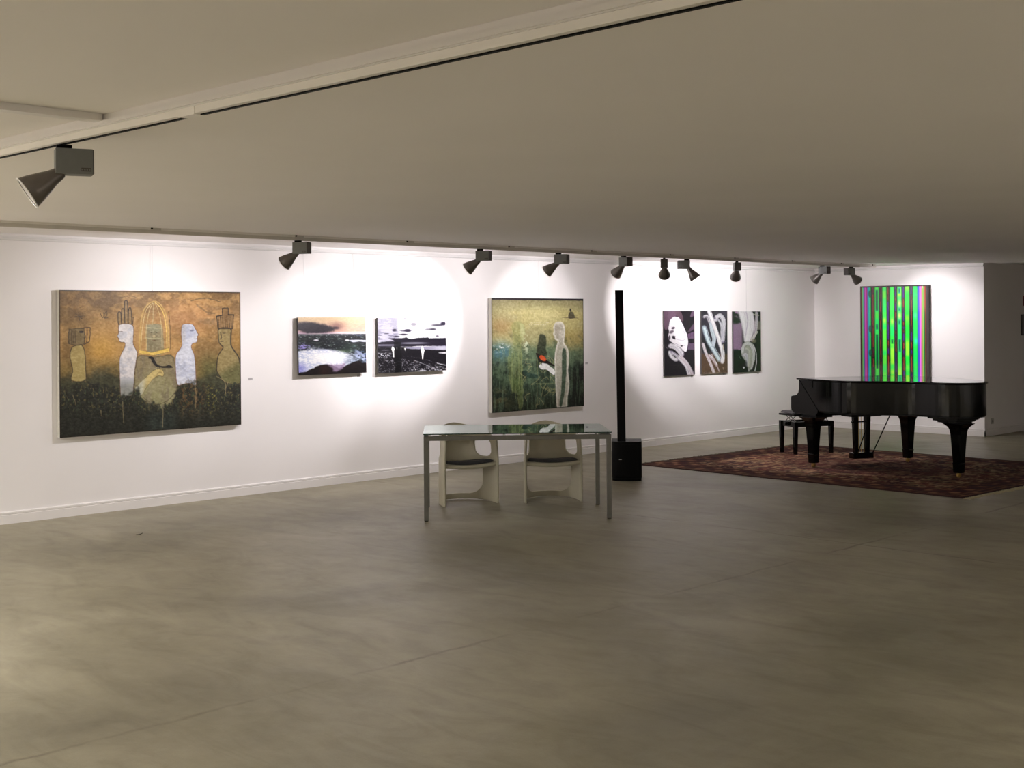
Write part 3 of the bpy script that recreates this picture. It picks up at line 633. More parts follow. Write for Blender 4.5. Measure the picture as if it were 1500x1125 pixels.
# ---- black and white beach photograph
def paint_beach():
    A = Art([(104, 116), (1219, 117), (1210, 990), (90, 1029)], 200, 130)
    n1 = A.n(200, 70, 91); n2 = A.n(100, 24, 92); n3 = A.n(18, 12, 93, 4)
    A.im[:] = np.array((236, 236, 240)) / 255
    A.mix(ss(470, 400, A.X) * .9, (168, 166, 186)); A.mix(ss(470, 400, A.X) * ss(.48, .6, n2) * .7, (206, 204, 220)); A.mix(ss(.3, .2, n1) * .3, (190, 190, 204))
    A.mix(ss(560, 300, A.X) * ss(250, 420, A.Y) * ss(.52, .4, n2) * .7, (120, 118, 140))
    for cx, cy, rx, ry, a in ((372, 320, 34, 20, 1), (590, 328, 56, 24, 1), (520, 330, 60, 16, .6), (520, 392, 66, 14, 1), (400, 425, 52, 12, 1), (1005, 308, 56, 14, 1), (930, 308, 60, 10, .6), (1090, 240, 110, 12, 1), (1180, 215, 44, 26, 1), (690, 225, 50, 26, .4), (550, 135, 24, 8, .5), (240, 376, 40, 8, .9), (125, 400, 34, 8, .9), (130, 465, 50, 7, .9), (1075, 422, 26, 14, .7)):
        A.ell(cx, cy, rx, ry, (40, 34, 56), a, .45)
    A.poly([(260, 460), (360, 452), (480, 452), (560, 440), (640, 470), (760, 448), (920, 442), (940, 458), (1220, 455), (1220, 500), (1100, 505), (700, 520), (400, 520), (330, 480)], (28, 24, 38), 1, 5, 6, sm=False)
    A.poly([(90, 520), (240, 505), (420, 500), (900, 490), (1220, 500), (1220, 590), (860, 585), (600, 595), (90, 600)], (34, 30, 44), 1, 6, 8, sm=False)
    A.mix(ss(545, 560, A.Y) * ss(590, 570, A.Y) * ss(560, 300, A.X) * .8, (140, 138, 154)); A.ell(690, 535, 220, 16, (130, 128, 142), .9, .4); A.mix(ss(485, 492, A.Y) * ss(505, 498, A.Y) * ss(320, 280, A.X), (176, 174, 188))
    A.mix(ss(598, 606, A.Y), (24, 22, 28)); A.poly([(540, 610), (700, 600), (1000, 590), (1220, 580), (1220, 655), (1000, 650), (720, 632), (560, 625)], (150, 148, 170), 1, 5, 6, sm=False); A.mix(ss(880, 1200, A.X) * ss(585, 600, A.Y) * ss(655, 630, A.Y) * .6, (214, 214, 226))
    A.mix(ss(605, 615, A.Y) * ss(720, 640, A.Y) * ss(320, 200, A.X) * ss(.4, .6, n2), (130, 128, 140)); A.mix(ss(680, 700, A.Y) * ss(790, 740, A.Y) * ss(420, 180, A.X) * ss(.5, .62, n3), (196, 196, 206))
    A.mix(ss(780, 800, A.Y - (A.X - 480) * .18) * ss(.60, .72, n3) * .8, (150, 150, 158)); A.mix(ss(860, 940, A.Y) * ss(560, 700, A.X) * ss(.56, .66, A.n(26, 16, 96, 3)), (176, 176, 184))
    A.line([(500, 745), (800, 790), (1000, 850), (1220, 915)], 4, (150, 150, 160), .7, 6, dash=30); A.line([(680, 820), (860, 890), (1050, 985)], 4, (180, 180, 190), .8, 4); A.line([(1060, 870), (1220, 910)], 8, (220, 220, 226), .8, 4); A.poly([(1080, 700), (1180, 685), (1220, 690), (1220, 715)], (220, 220, 228), .9, 4)
    A.mix(ss(352, 360, A.X) * ss(478, 470, A.X) * ss(500, 520, A.Y) * .6, (8, 8, 10))
    A.poly([(334, 585), (350, 600), (365, 630), (354, 660), (352, 765), (338, 765), (326, 670), (312, 632), (322, 600)], (250, 250, 250), 1, 3, sm=False)
    A.poly([(822, 580), (836, 606), (856, 660), (842, 700), (828, 800), (814, 800), (806, 700), (792, 660), (806, 606)], (250, 250, 250), 1, 3, sm=False)
    A.poly([(522, 614), (552, 614), (540, 640), (536, 676), (530, 640)], (236, 236, 236), 1, 3, sm=False); A.line([(402, 600), (400, 634)], 4, (170, 170, 170)); A.line([(468, 590), (468, 640)], 4, (150, 150, 150))
    A.add((n3 - .5) * .1); return A

def strokes(A, P, w, base, seed, k=7, a=.95, light=(250, 250, 252), dark=(120, 116, 140)):
    """one broad dry brush stroke: a body and a few streaks along it"""
    w = w * 1.42; k = int(k * 1.6); A.line(P, w, base, a, 4); rs = np.random.RandomState(seed)
    P = [np.array(p, float) for p in P]
    for j in range(k):
        o = rs.uniform(-.8, .8) * w; Q = []
        for i, p in enumerate(P):
            q = P[min(i + 1, len(P) - 1)] - P[max(i - 1, 0)]; q = q / (np.hypot(*q) + 1e-9); Q.append(p + np.array((-q[1], q[0])) * o)
        A.line(Q, max(3, w * .13), light if j % 2 or j % 3 else dark, .7, 3)

def paint_t1():
    A = Art([(97, 103), (530, 103), (530, 1012), (90, 1040)], 120, 170)
    n2 = A.n(60, 90, 101); n3 = A.n(12, 12, 102, 4)
    A.im[:] = np.array((24, 18, 28)) / 255
    A.poly([(97, 100), (260, 100), (280, 160), (220, 200), (170, 260), (150, 350), (97, 350)], (110, 84, 104), .95, 8, 8)
    A.poly([(230, 100), (330, 110), (370, 220), (340, 240)], (96, 74, 86), .9, 6, 4); A.poly([(470, 190), (500, 100), (535, 100), (535, 160)], (110, 86, 110), .9, 5, 3)
    A.poly([(430, 400), (535, 250), (535, 350), (470, 395)], (100, 78, 100), .9, 6, 4, sm=False); A.poly([(430, 430), (535, 390), (535, 490), (440, 500)], (120, 92, 124), .9, 5, 4, sm=False)
    A.poly([(440, 560), (535, 560), (535, 655), (430, 650)], (112, 90, 118), .9, 5, 4, sm=False)
    for x in (452, 470, 492, 512): A.line([(x, 400), (x - 8, 660)], 4, (50, 36, 56), .6, 3)
    d = A.poly([(165, 300), (180, 240), (220, 195), (260, 185), (310, 205), (350, 270), (385, 350), (420, 430), (435, 520), (430, 600), (410, 680), (370, 670), (320, 620), (260, 585), (200, 545), (165, 520), (150, 460), (165, 400), (155, 350)], (238, 236, 240), 1, 4, 4, out=(150, 140, 160), ow=5, oa=.5)
    for P in ([(230, 215), (300, 225), (345, 300)], [(200, 330), (240, 350), (340, 345), (400, 450)], [(280, 510), (360, 520), (400, 500)], [(250, 560), (330, 600), (400, 590)]): A.line(P, 4, (140, 130, 160), .7, 3)
    A.ell(225, 345, 26, 16, (60, 46, 60), .9, .4, -.4); A.ell(200, 400, 34, 20, (74, 60, 76), .8, .4, -.5); A.ell(235, 480, 32, 22, (26, 18, 30), .95, .3, .5); A.ell(262, 482, 12, 12, (250, 250, 252), 1); A.ell(343, 600, 14, 12, (40, 30, 40), .9)
    A.ell(170, 480, 14, 30, (40, 30, 44), .8, .4); A.ell(175, 540, 10, 10, (30, 24, 34), .9)
    strokes(A, [(180, 600), (240, 610), (300, 660), (345, 720)], 34, (220, 216, 226), 3, 6)
    strokes(A, [(170, 690), (195, 750), (240, 790), (280, 795)], 24, (236, 234, 240), 4, 4); strokes(A, [(200, 690), (270, 740), (300, 780)], 22, (160, 154, 176), 5, 5)
    strokes(A, [(300, 760), (360, 820), (420, 900), (450, 1010)], 34, (196, 188, 200), 6, 8); strokes(A, [(340, 770), (410, 850), (470, 960), (490, 1015)], 22, (214, 196, 206), 8, 5)
    for y in (880, 905, 930): A.line([(180, y), (330, y + 4)], 4, (54, 44, 44), .7, 3)
    A.line([(112, 612), (135, 636)], 5, (160, 154, 160), .8)
    A.add((n3 - .5) * .1); return A

def paint_t2():
    A = Art([(42, 103), (411, 103), (411, 988), (37, 1011)], 110, 170)
    n3 = A.n(12, 12, 112, 4); n2 = A.n(60, 60, 113)
    A.im[:] = np.array((48, 42, 56)) / 255; A.mix(ss(690, 730, A.Y + 40 * (n2 - .5)), (88, 66, 50)); A.mix(ss(.45, .6, n2) * ss(700, 740, A.Y) * .5, (110, 86, 62)); A.mix(ss(430, 560, A.Y) * ss(700, 660, A.Y) * ss(220, 160, A.X) * .8, (18, 16, 24))
    A.mix(ss(300, 330, A.X) * ss(320, 130, A.Y) * .5, (90, 82, 100)); A.mix(ss(200, 110, A.Y) * ss(230, 80, A.X) * .5, (20, 18, 24))
    strokes(A, [(80, 190), (120, 180), (150, 250), (190, 330)], 18, (150, 146, 156), 1, 4)
    strokes(A, [(80, 340), (105, 430), (140, 540), (200, 640), (290, 800)], 32, (176, 196, 206), 2, 9, light=(214, 232, 236), dark=(104, 120, 136))
    strokes(A, [(180, 280), (190, 380), (220, 500), (200, 600)], 24, (178, 196, 208), 3, 7, light=(220, 232, 238), dark=(120, 130, 150))
    strokes(A, [(250, 200), (310, 170), (360, 250), (350, 400), (340, 530)], 26, (170, 168, 190), 4, 9); strokes(A, [(230, 230), (290, 240), (330, 330), (330, 450)], 16, (180, 178, 196), 5, 5)
    A.ell(290, 300, 14, 70, (40, 34, 50), .8, .4, -.3)
    strokes(A, [(150, 105), (190, 220), (250, 400), (300, 560), (340, 700), (335, 830)], 26, (244, 244, 248), 6, 4); strokes(A, [(150, 100), (230, 300), (310, 560), (338, 760)], 12, (252, 252, 252), 7, 2)
    strokes(A, [(60, 570), (100, 700), (150, 820), (215, 985)], 17, (196, 176, 186), 8, 6); strokes(A, [(140, 740), (200, 800), (250, 880)], 20, (186, 164, 170), 9, 6); strokes(A, [(180, 720), (260, 900), (290, 970)], 7, (170, 146, 146), 10, 2)
    A.line([(350, 580), (352, 660)], 8, (206, 190, 160), .8, 3); A.line([(340, 560), (400, 530)], 6, (120, 110, 130), .8); A.line([(345, 910), (348, 940)], 6, (190, 170, 160), .9)
    A.mix(ss(965, 990, A.Y) * ss(.5, .6, n3) * .6, (170, 160, 150)); A.add((n3 - .5) * .1); return A

def paint_t3():
    A = Art([(499, 110), (890, 110), (890, 968), (494, 990)], 110, 170)
    n3 = A.n(12, 12, 122, 4); n2 = A.n(60, 60, 123)
    A.im[:] = np.array((22, 26, 24)) / 255
    A.mix(ss(250, 290, A.Y + 50 * (n2 - .5)) * ss(680, 640, A.Y + 60 * (n2 - .5)) * ss(660, 600, A.X), (150, 122, 152)); A.mix(ss(270, 110, A.Y) * ss(640, 560, A.X) * ss(.42, .6, A.n(30, 30, 125, 3)), (186, 150, 186))
    A.mix(ss(650, 690, A.Y + 50 * (n2 - .5)) * ss(900, 500, A.X), (14, 17, 16)); A.mix(ss(780, 800, A.X) * ss(380, 360, A.Y) * ss(230, 260, A.Y), (130, 128, 116)); A.mix(ss(825, 850, A.X) * ss(380, 430, A.Y), (26, 36, 22))
    A.mix(ss(790, 820, A.X) * ss(240, 120, A.Y) * ss(.45, .6, n2), (60, 76, 44))
    for k, x in enumerate((836, 852, 868)): A.line([(x, 400), (x - 4, 960)], 5, (58, 84, 48), .6, 4)
    strokes(A, [(830, 130), (826, 260), (800, 430), (760, 520)], 20, (200, 186, 200), 1, 5); A.line([(780, 150), (860, 168)], 14, (196, 190, 176), .85, 4)
    strokes(A, [(600, 115), (640, 260), (665, 400), (680, 520)], 34, (238, 236, 242), 2, 6, dark=(186, 176, 196)); strokes(A, [(660, 110), (680, 260), (690, 400), (690, 520)], 34, (244, 243, 247), 3, 6, dark=(190, 180, 200))
    strokes(A, [(720, 110), (740, 250), (720, 400), (700, 520)], 36, (244, 243, 247), 4, 6, dark=(186, 176, 200)); strokes(A, [(762, 130), (785, 260), (770, 400), (720, 520)], 18, (238, 234, 242), 5, 4)
    d = A.poly([(620, 600), (660, 545), (730, 545), (790, 590), (805, 680), (795, 780), (760, 860), (720, 970), (700, 960), (690, 860), (650, 800), (610, 720)], (168, 172, 166), 1, 6, 6)
    strokes(A, [(625, 700), (640, 620), (690, 570), (740, 590), (780, 680), (780, 800), (740, 930)], 18, (184, 190, 180), 6, 8, light=(232, 234, 236), dark=(96, 106, 96))
    strokes(A, [(680, 620), (730, 660), (740, 760), (720, 900)], 26, (150, 156, 140), 7, 8, light=(206, 210, 196), dark=(90, 98, 84)); strokes(A, [(640, 740), (665, 720), (690, 770), (680, 880)], 15, (176, 176, 188), 8, 4)
    A.ell(668, 860, 22, 50, (18, 20, 24), .6, .5); A.ell(642, 914, 13, 13, (236, 238, 244), 1); strokes(A, [(780, 590), (820, 700), (822, 860), (800, 960)], 6, (214, 216, 210), 9, 2)
    strokes(A, [(740, 520), (790, 470), (840, 400)], 12, (206, 206, 190), 10, 3); A.ell(790, 530, 34, 30, (150, 146, 120), .8, .5); A.line([(570, 740), (600, 790)], 5, (120, 150, 130), .8, 3); A.ell(882, 776, 10, 7, (180, 190, 180), .9)
    A.add((n3 - .5) * .1); return A

def paint_stripes():
    A = Art([(40, 76), (744, 58), (748, 1160), (53, 1142)], 170, 230)
    X = 50 + A.u * 695; Y = 70 + A.v * 1090    # flat picture coordinates
    n1 = vnoise(X * 0 + 3.3 + np.floor(X / 41), Y / 130, 131, 3)
    A.im[:] = np.array((10, 6, 10)) / 255
    def bar(x, w, c, a=1.0, g=None):
        m = a * ss(w, w * .45, np.abs(X - x))
        if g is not None: m = m * g
        A.mix(m, c)
    red = vnoise(Y / 90, Y * 0 + 1, 133, 2); purple = ss(.45, .6, red)
    bar(58, 10, (100, 60, 30)); bar(70, 9, (110, 200, 110)); bar(82, 8, (70, 150, 190)); bar(102, 16, (214, 72, 204)); bar(116, 6, (210, 60, 120), .8); bar(130, 12, (40, 110, 210)); bar(148, 16, (20, 230, 96)); bar(140, 8, (20, 190, 190), .8)
    for cy in (150, 530, 790): A.mix(ss(1.1, .8, np.hypot((X - 150) / 16, (Y - cy) / 42)), (10, 110, 80))
    greens = [(225, (70, 240, 80)), (307, (96, 246, 70)), (388, (40, 240, 70)), (467, (60, 236, 96)), (549, (30, 240, 60)), (632, (20, 240, 90))]
    for k, (x, c) in enumerate(greens):
        bar(x, 33, (10, 90, 30)); bar(x, 29, c)
        yy = vnoise(Y / 140, Y * 0 + k * 3.7, 140 + k, 2); A.mix(ss(22, 12, np.abs(X - x)) * ss(.55, .75, yy) * .8, (190, 250, 60)); A.mix(ss(22, 12, np.abs(X - x)) * ss(.42, .25, yy) * .7, (10, 236, 120))
    for x, y0, y1, c in ((225, 110, 330, (10, 120, 80)), (225, 480, 535, (10, 140, 100)), (225, 590, 960, (8, 110, 70)), (467, 90, 150, (10, 170, 130)), (467, 300, 340, (10, 160, 120)), (467, 430, 485, (10, 170, 120)), (467, 640, 775, (10, 150, 120)), (388, 640, 690, (10, 170, 60))):
        m = ss(15, 9, np.abs(X - x)) * ss(y0 - 8, y0 + 6, Y) * ss(y1 + 8, y1 - 6, Y); A.mix(m, c); m2 = ss(10, 5, np.abs(X - x)) * ss(y0 + 4, y0 + 20, Y) * ss(y1 - 4, y1 - 20, Y); A.mix(m2 * .6, (6, 80, 60))
    for x, y0, c in ((467, 390, (240, 230, 120)), (307, 440, (220, 250, 60)), (388, 450, (220, 240, 90)), (467, 260, (230, 240, 110)), (632, 390, (80, 250, 190)), (638, 660, (40, 240, 230))): A.mix(np.exp(-((X - x) / 16) ** 2 - ((Y - y0) / 36) ** 2) * .8, c)
    for k, x in enumerate((184, 265, 346, 427, 509, 591)):
        rr = vnoise(Y / 100, Y * 0 + k * 5.1, 150 + k, 2)
        bar(x, 14, (44, 16, 12)); bar(x, 7, (150, 62, 34), .85, ss(.45, .6, rr)); bar(x, 8, (66, 38, 150) if k > 1 else (96, 36, 50), .85, ss(.5, .38, rr))
    bar(666, 14, (60, 80, 220)); bar(684, 12, (232, 120, 240)); bar(697, 7, (240, 130, 150)); bar(712, 12, (140, 190, 80)); bar(708, 8, (240, 240, 230), .9, ss(110, 70, Y)); bar(728, 7, (20, 120, 60)); bar(738, 8, (120, 30, 30))
    bar(730, 6, (200, 80, 60), .8, ss(420, 260, Y))
    A.mix(ss(82, 74, Y), (20, 12, 12)); A.mix(ss(1148, 1156, Y), (20, 12, 12)); return A

# ------------------------------------------------------------------ hanging the pictures
def wire_part(t, pts, r=0.0011):
    bm = nb()
    for p, q in pts: rod(bm, p, q, r, 6)
    return obj('hanging_wire', bm, WIRE, t)

def hang(name, label, cat, art, y0, y1, z0, z1, depth, m, edge, gap=0.0, lean=0.0, gain=1.0, wires=(), group=None, edge_name='stretcher'):
    """picture on the left wall (x = 0); y0..y1 along the wall, front face at x = gap + depth"""
    W, H = y1 - y0, z1 - z0
    t = thing(name, label, cat, (gap + depth, (y0 + y1) / 2, (z0 + z1) / 2), PI / 2, group)
    t.rotation_euler = (-lean, 0, PI / 2)
    s = art_mesh('painted_surface' if 'paint' in name else 'printed_surface', art, W, H, m, t, gain)
    s.location = (0, -0.0015, 0)
    bm = nb(); box(bm, -W / 2, W / 2, 0, depth, -H / 2, H / 2); obj(edge_name, bm, edge, t)
    for wy in wires:
        lx = wy - (y0 + y1) / 2
        wp = wire_part(t, [((lx, depth * .5, H / 2), (lx, depth * .5 + lean * (2.41 - z1) , 2.404 - (z0 + z1) / 2))])
        bm = nb(); rod(bm, (lx, depth * .5 + 0.002, H / 2 - 0.004), (lx, depth * .5 + 0.002, H / 2 + 0.006), 0.004, 8); obj('hook', bm, CHROME, wp)
    return t

hang('painting', 'large golden brown painting of white figures around a birdcage on the long wall', 'painting', paint_gold(), 5.193, 7.043, 0.698, 1.984, 0.042, OIL, CANVAS, gap=0.008, gain=0.93, wires=(6.11,))
hang('photograph', 'colour photograph of a stormy sea with dark rocks, left of the black and white photograph', 'photograph', paint_sea(), 7.725, 8.598, 1.149, 1.735, 0.022, PRINT, DARKEDGE, gap=0.03, lean=0.02, gain=.8, wires=(7.823, 8.465), edge_name='backing_panel')
hang('photograph', 'black and white photograph of a beach with two white figures on the long wall', 'photograph', paint_beach(), 8.764, 9.745, 1.135, 1.728, 0.022, PRINT, DARKEDGE, gap=0.03, lean=0.02, gain=.8, wires=(8.897, 9.6), edge_name='backing_panel')
hang('painting', 'green painting of two standing figures and a red breasted bird above the glass table', 'painting', paint_green(), 10.46, 12.073, 0.615, 1.953, 0.045, OIL, CANVAS, gap=0.012, gain=1.0, wires=(11.29,))
TG = 'three narrow brushstroke pictures near the corner'
hang('brushstroke_print', 'narrow black and violet picture with a coiled white brushstroke, left of the three', 'picture', paint_t1(), 13.743, 14.423, 0.922, 1.80, 0.022, PRINT, DARKEDGE, gap=0.01, gain=.7, group=TG, wires=(14.08,), edge_name='backing_panel')
hang('brushstroke_print', 'narrow brown and grey picture with slanting white strokes, middle of the three', 'picture', paint_t2(), 14.583, 15.203, 0.919, 1.80, 0.022, PRINT, DARKEDGE, gap=0.01, gain=.7, group=TG, wires=(14.9,), edge_name='backing_panel')
hang('brushstroke_print', 'narrow green and pink picture with falling white strokes, right of the three', 'picture', paint_t3(), 15.35, 16.05, 0.912, 1.793, 0.022, PRINT, DARKEDGE, gap=0.01, gain=.7, group=TG, wires=(15.7,), edge_name='backing_panel')

# striped artwork on the back wall
t = thing('striped_artwork', 'large glossy artwork of neon green and purple vertical stripes behind the piano', 'artwork', (1.384, 17.49, 1.405))
s = art_mesh('printed_surface', paint_stripes(), 1.048, 1.50, LENTIC, t, 1.0); s.location = (0, -0.0015, 0)
bm = nb(); box(bm, -0.524, 0.524, 0, 0.09, -0.75, 0.75); obj('backing_panel', bm, DARKEDGE, t)
bm = nb(); box(bm, -0.532, -0.524, -0.006, 0.096, -0.758, 0.758); box(bm, 0.524, 0.532, -0.006, 0.096, -0.758, 0.758)
box(bm, -0.524, 0.524, -0.006, 0.096, 0.75, 0.758); box(bm, -0.524, 0.524, -0.006, 0.096, -0.758, -0.75)
obj('frame', bm, FRAMEM, t)

# caption cards on the wall
for y, z, lab in ((7.186, 1.135, 'tiny caption card right of the golden painting'), (12.193, 1.143, 'tiny caption card right of the green painting'),
                  (8.542, 1.118, 'tiny caption card under the stormy sea photograph'), (14.40, 0.898, 'tiny caption card under the coiled brushstroke picture'),
                  (15.15, 0.894, 'tiny caption card under the brown brushstroke picture'), (16.02, 0.884, 'tiny caption card under the green and pink brushstroke picture')):
    t = thing('caption_card', lab, 'label', (0.0, y, z), PI / 2, 'caption cards')
    bm = nb(); box(bm, -0.024, 0.024, -0.002, 0, -0.012, 0.012); cd = obj('card', bm, CARD, t)
    bm = nb()
    for k, w in enumerate((0.032, 0.036, 0.022)): box(bm, -0.02, -0.02 + w, -0.0024, -0.002, 0.005 - k * 0.006, 0.0065 - k * 0.006)
    obj('printed_lines', bm, INK, cd)

# ------------------------------------------------------------------ glass table
tb = thing('glass_table', 'rectangular glass topped table with a square steel frame', 'table', (2.765, 8.072, 0), math.radians(47.5))
TW, TD = 1.60, 0.865
bm = nb(); box(bm, -TW / 2, TW / 2, -TD / 2, TD / 2, 0.731, 0.740)
g = obj('glass_top', bm, GLASS, tb); g.data.materials.append(GEDGE)
for p in g.data.polygons: p.material_index = 0 if abs(p.normal.z) > 0.9 else 1
LG = 0.038; ix, iy = TW / 2 - 0.004, TD / 2 - 0.004
bm = nb(); z0, z1 = 0.680, 0.718
box(bm, -ix + LG, ix - LG, -iy, -iy + LG, z0, z1); box(bm, -ix + LG, ix - LG, iy - LG, iy, z0, z1)
box(bm, -ix, -ix + LG, -iy + LG, iy - LG, z0, z1); box(bm, ix - LG, ix, -iy + LG, iy - LG, z0, z1)
obj('apron_frame', bm, STEEL, tb, bevel=0.001)
for sx in (-1, 1):
    for sy in (-1, 1):
        bm = nb(); xa, ya = sorted((sx * ix, sx * (ix - LG))), sorted((sy * iy, sy * (iy - LG)))
        box(bm, xa[0], xa[1], ya[0], ya[1], 0.006, 0.718); l = obj('leg', bm, STEEL, tb, bevel=0.001)
        bm = nb(); box(bm, xa[0] + .003, xa[1] - .003, ya[0] + .003, ya[1] - .003, 0, 0.006); obj('foot', bm, BLACKP, l)
for sx in (-0.77, -0.62, -0.12, 0.03, 0.52, 0.70):
    for sy in (-1, 1):
        bm = nb(); lathe(bm, [(0.009, 0.718), (0.009, 0.731)], 12, Matrix.Translation((sx * .97, sy * (iy - LG / 2), 0))); obj('glass_spacer', bm, CHROME, tb)

# ------------------------------------------------------------------ shell chairs
def rbox(x, z, cx, cz, hx, hz, r):
    qx = np.abs(x - cx) - hx + r; qz = np.abs(z - cz) - hz + r
    return np.minimum(np.maximum(qx, qz), 0) + np.hypot(np.maximum(qx, 0), np.maximum(qz, 0)) - r

def arc(s, z):
    """plan curve of the shell at height z: open towards -y"""
    t = min(1.0, max(0.0, z / 0.78))
    hw = 0.272 - 0.022 * max(0, t - .5) * 2
    a = s * PI / 2
    x = hw * math.copysign(abs(math.sin(a)) ** 0.92, a)
    y = 0.42 * abs(math.cos(a)) ** 0.9 if abs(s) < 1 else 0.0
    y += 0.05 * max(0, (z - .42)) / .36 * (1 - s * s)       # backrest leans back
    return x, y

def chair_mesh():
    NS, NZ = 120, 100
    me_v = []; idx = {}; bm = nb()
    S, Z = np.meshgrid(np.linspace(-1, 1, NS + 1), np.linspace(0, 1, NZ + 1))
    top = 0.60 + 0.126 * (1 - np.abs(S) ** 1.45)
    zb = 0.010 * (1 - S ** 4)
    ZZ = zb + Z * (top - zb); XX = S * 0.36
    def field(XX, ZZ):
        d = rbox(XX, ZZ, 0, 0.212, 0.222 - 0.05 * np.clip((0.16 - ZZ) / .16, 0, 1), 0.152, 0.085)                       # big lower opening
        d = np.minimum(d, rbox(np.abs(XX), ZZ, 0.234, 0.508, 0.072, 0.088, 0.060))  # two upper openings
        return d
    # snap vertices near opening borders on to them
    cell = 0.0066
    for it in range(2):
        d = field(XX, ZZ); e = 1e-4
        gx = (field(XX + e, ZZ) - d) / e; gz = (field(XX, ZZ + e) - d) / e; gn = np.maximum(gx * gx + gz * gz, 0.6)
        near = np.abs(d) < cell * .62
        dd = np.clip(d, -.004, .004) * near; XX = XX - dd * np.clip(gx / gn, -1, 1); ZZ = ZZ - dd * np.clip(gz / gn, -1, 1)
    d = field(XX, ZZ)
    vs = [[None] * (NS + 1) for _ in range(NZ + 1)]
    for j in range(NZ + 1):
        for i in range(NS + 1):
            if d[j, i] > -1e-3:
                x, y = arc(max(-1, min(1, XX[j, i] / .36)), ZZ[j, i]); vs[j][i] = bm.verts.new((x, y, ZZ[j, i]))
    for j in range(NZ):
        for i in range(NS):
            q = [vs[j][i], vs[j][i + 1], vs[j + 1][i + 1], vs[j + 1][i]]
            if all(q): bm.faces.new(q)
            else:
                r = [v for v in q if v]
                if len(r) == 3: bm.faces.new(r)
    bmesh.ops.remove_doubles(bm, verts=bm.verts, dist=0.0008)
    bmesh.ops.recalc_face_normals(bm, faces=bm.faces)
    bmesh.ops.delete(bm, geom=[v for v in bm.verts if not v.link_faces], context='VERTS')
    return bm

def seat_grid(bm, zf, inset, ny=14, ns=40, front=0.02):
    rows = []
    for j in range(ny + 1):
        t = j / ny; row = []
        for i in range(ns + 1):
            s = -1 + 2 * i / ns; xa, ya = arc(s, 0.39); xa *= (1 - inset); ya = ya * (1 - inset * 1.2)
            yf = front + inset * .1 + 0.012 * s * s
            y = yf + (max(ya, yf) - yf) * t
            row.append(bm.verts.new((xa, y, zf(xa, y, t))))
        rows.append(row)
    return rows

def make_chair(label, loc, rz):
    t = thing('shell_chair', label, 'chair', loc, rz, 'cream shell chairs behind the glass table')
    sh = obj('shell', chair_mesh(), CHAIRM, t, smooth=True)
    md = sh.modifiers.new('solid', 'SOLIDIFY'); md.thickness = 0.017; md.offset = -1
    zf = lambda x, y, k: 0.385 - 0.018 * math.cos(min(1, abs(x) / .25) * PI / 2) - 0.03 * (y / .4)
    bm = nb(); a = seat_grid(bm, zf, 0.03); b = seat_grid(bm, lambda x, y, k: zf(x, y, k) - (0.038 if k < .08 else 0.024), 0.03)
    for R in (a, b):
        for j in range(len(R) - 1):
            for i in range(len(R[0]) - 1): bm.faces.new([R[j][i], R[j][i + 1], R[j + 1][i + 1], R[j + 1][i]])
    for i in range(len(a[0]) - 1):
        bm.faces.new([a[0][i], b[0][i], b[0][i + 1], a[0][i + 1]]); bm.faces.new([a[-1][i], a[-1][i + 1], b[-1][i + 1], b[-1][i]])
    bmesh.ops.remove_doubles(bm, verts=bm.verts, dist=0.0004)
    obj('seat', bm, CHAIRM, t, smooth=True)
    # cushion
    bm = nb(); zc = lambda x, y, k: zf(x, y, k) + 0.004
    def puff(x, y, k):
        e = min(1, max(0, (1 - abs(x) / .235)) * 6) * min(1, k * 10 + .0) * min(1, (1 - k) * 8); return zf(x, y, k) + 0.006 + 0.028 * e ** .5
    a = seat_grid(bm, puff, 0.13, front=0.012); b = seat_grid(bm, zc, 0.13, front=0.012)
    for R in (a, b):
        for j in range(len(R) - 1):
            for i in range(len(R[0]) - 1): bm.faces.new([R[j][i], R[j][i + 1], R[j + 1][i + 1], R[j + 1][i]])
    bmesh.ops.remove_doubles(bm, verts=bm.verts, dist=0.0004)
    o = obj('seat_cushion', bm, CUSHM, t, smooth=True); o['label'] = 'dark grey seat cushion'
    return t
make_chair('cream moulded plastic chair with a grey cushion, at the left end behind the glass table', (2.150, 8.130, 0), math.radians(69))
make_chair('cream moulded plastic chair with a grey cushion, nearer the right end behind the glass table', (2.598, 8.752, 0), math.radians(53))

# ------------------------------------------------------------------ column speaker
sp = thing('column_speaker', 'tall black column loudspeaker on a black subwoofer base beside the glass table', 'speaker', (1.985, 10.56, 0), math.radians(39.4))
bm = nb(); W2 = 0.158
outl = [(-W2, 0.20), (W2, 0.20), (W2, -0.13)] + [(W2 * math.cos(a), -0.13 - 0.075 * math.sin(a)) for a in np.linspace(0.15, PI - 0.15, 14)] + [(-W2, -0.13)]
prism(bm, outl, 0.028, 0.412); base = obj('subwoofer', bm, SPKM, sp, bevel=0.006)
outg = [(W2 * .93, -0.131)] + [(W2 * .93 * math.cos(a), -0.136 - 0.075 * math.sin(a)) for a in np.linspace(0.15, PI - 0.15, 14)] + [(-W2 * .93, -0.131)]
bm = nb(); prism(bm, outg, 0.06, 0.385); obj('grille', bm, SPKG, base)
bm = nb(); prism(bm, [(x * .97, y * .97) for x, y in outl], 0.0, 0.028); obj('plinth', bm, BLACKP, sp)
bm = nb(); mt = Matrix.Translation((-0.052, -0.09, 0.40)) @ Matrix.Rotation(-0.0095, 4, 'Y')
box(bm, -0.043, 0.043, -0.045, 0.05, 0.0, 1.60, mt); co = obj('column', bm, SPKM, sp, bevel=0.006)
bm = nb(); box(bm, -0.036, 0.036, -0.049, -0.045, 0.80, 1.585, mt); box(bm, -0.036, 0.036, -0.049, -0.045, 0.02, 0.785, mt); obj('column_grille', bm, SPKG, co)
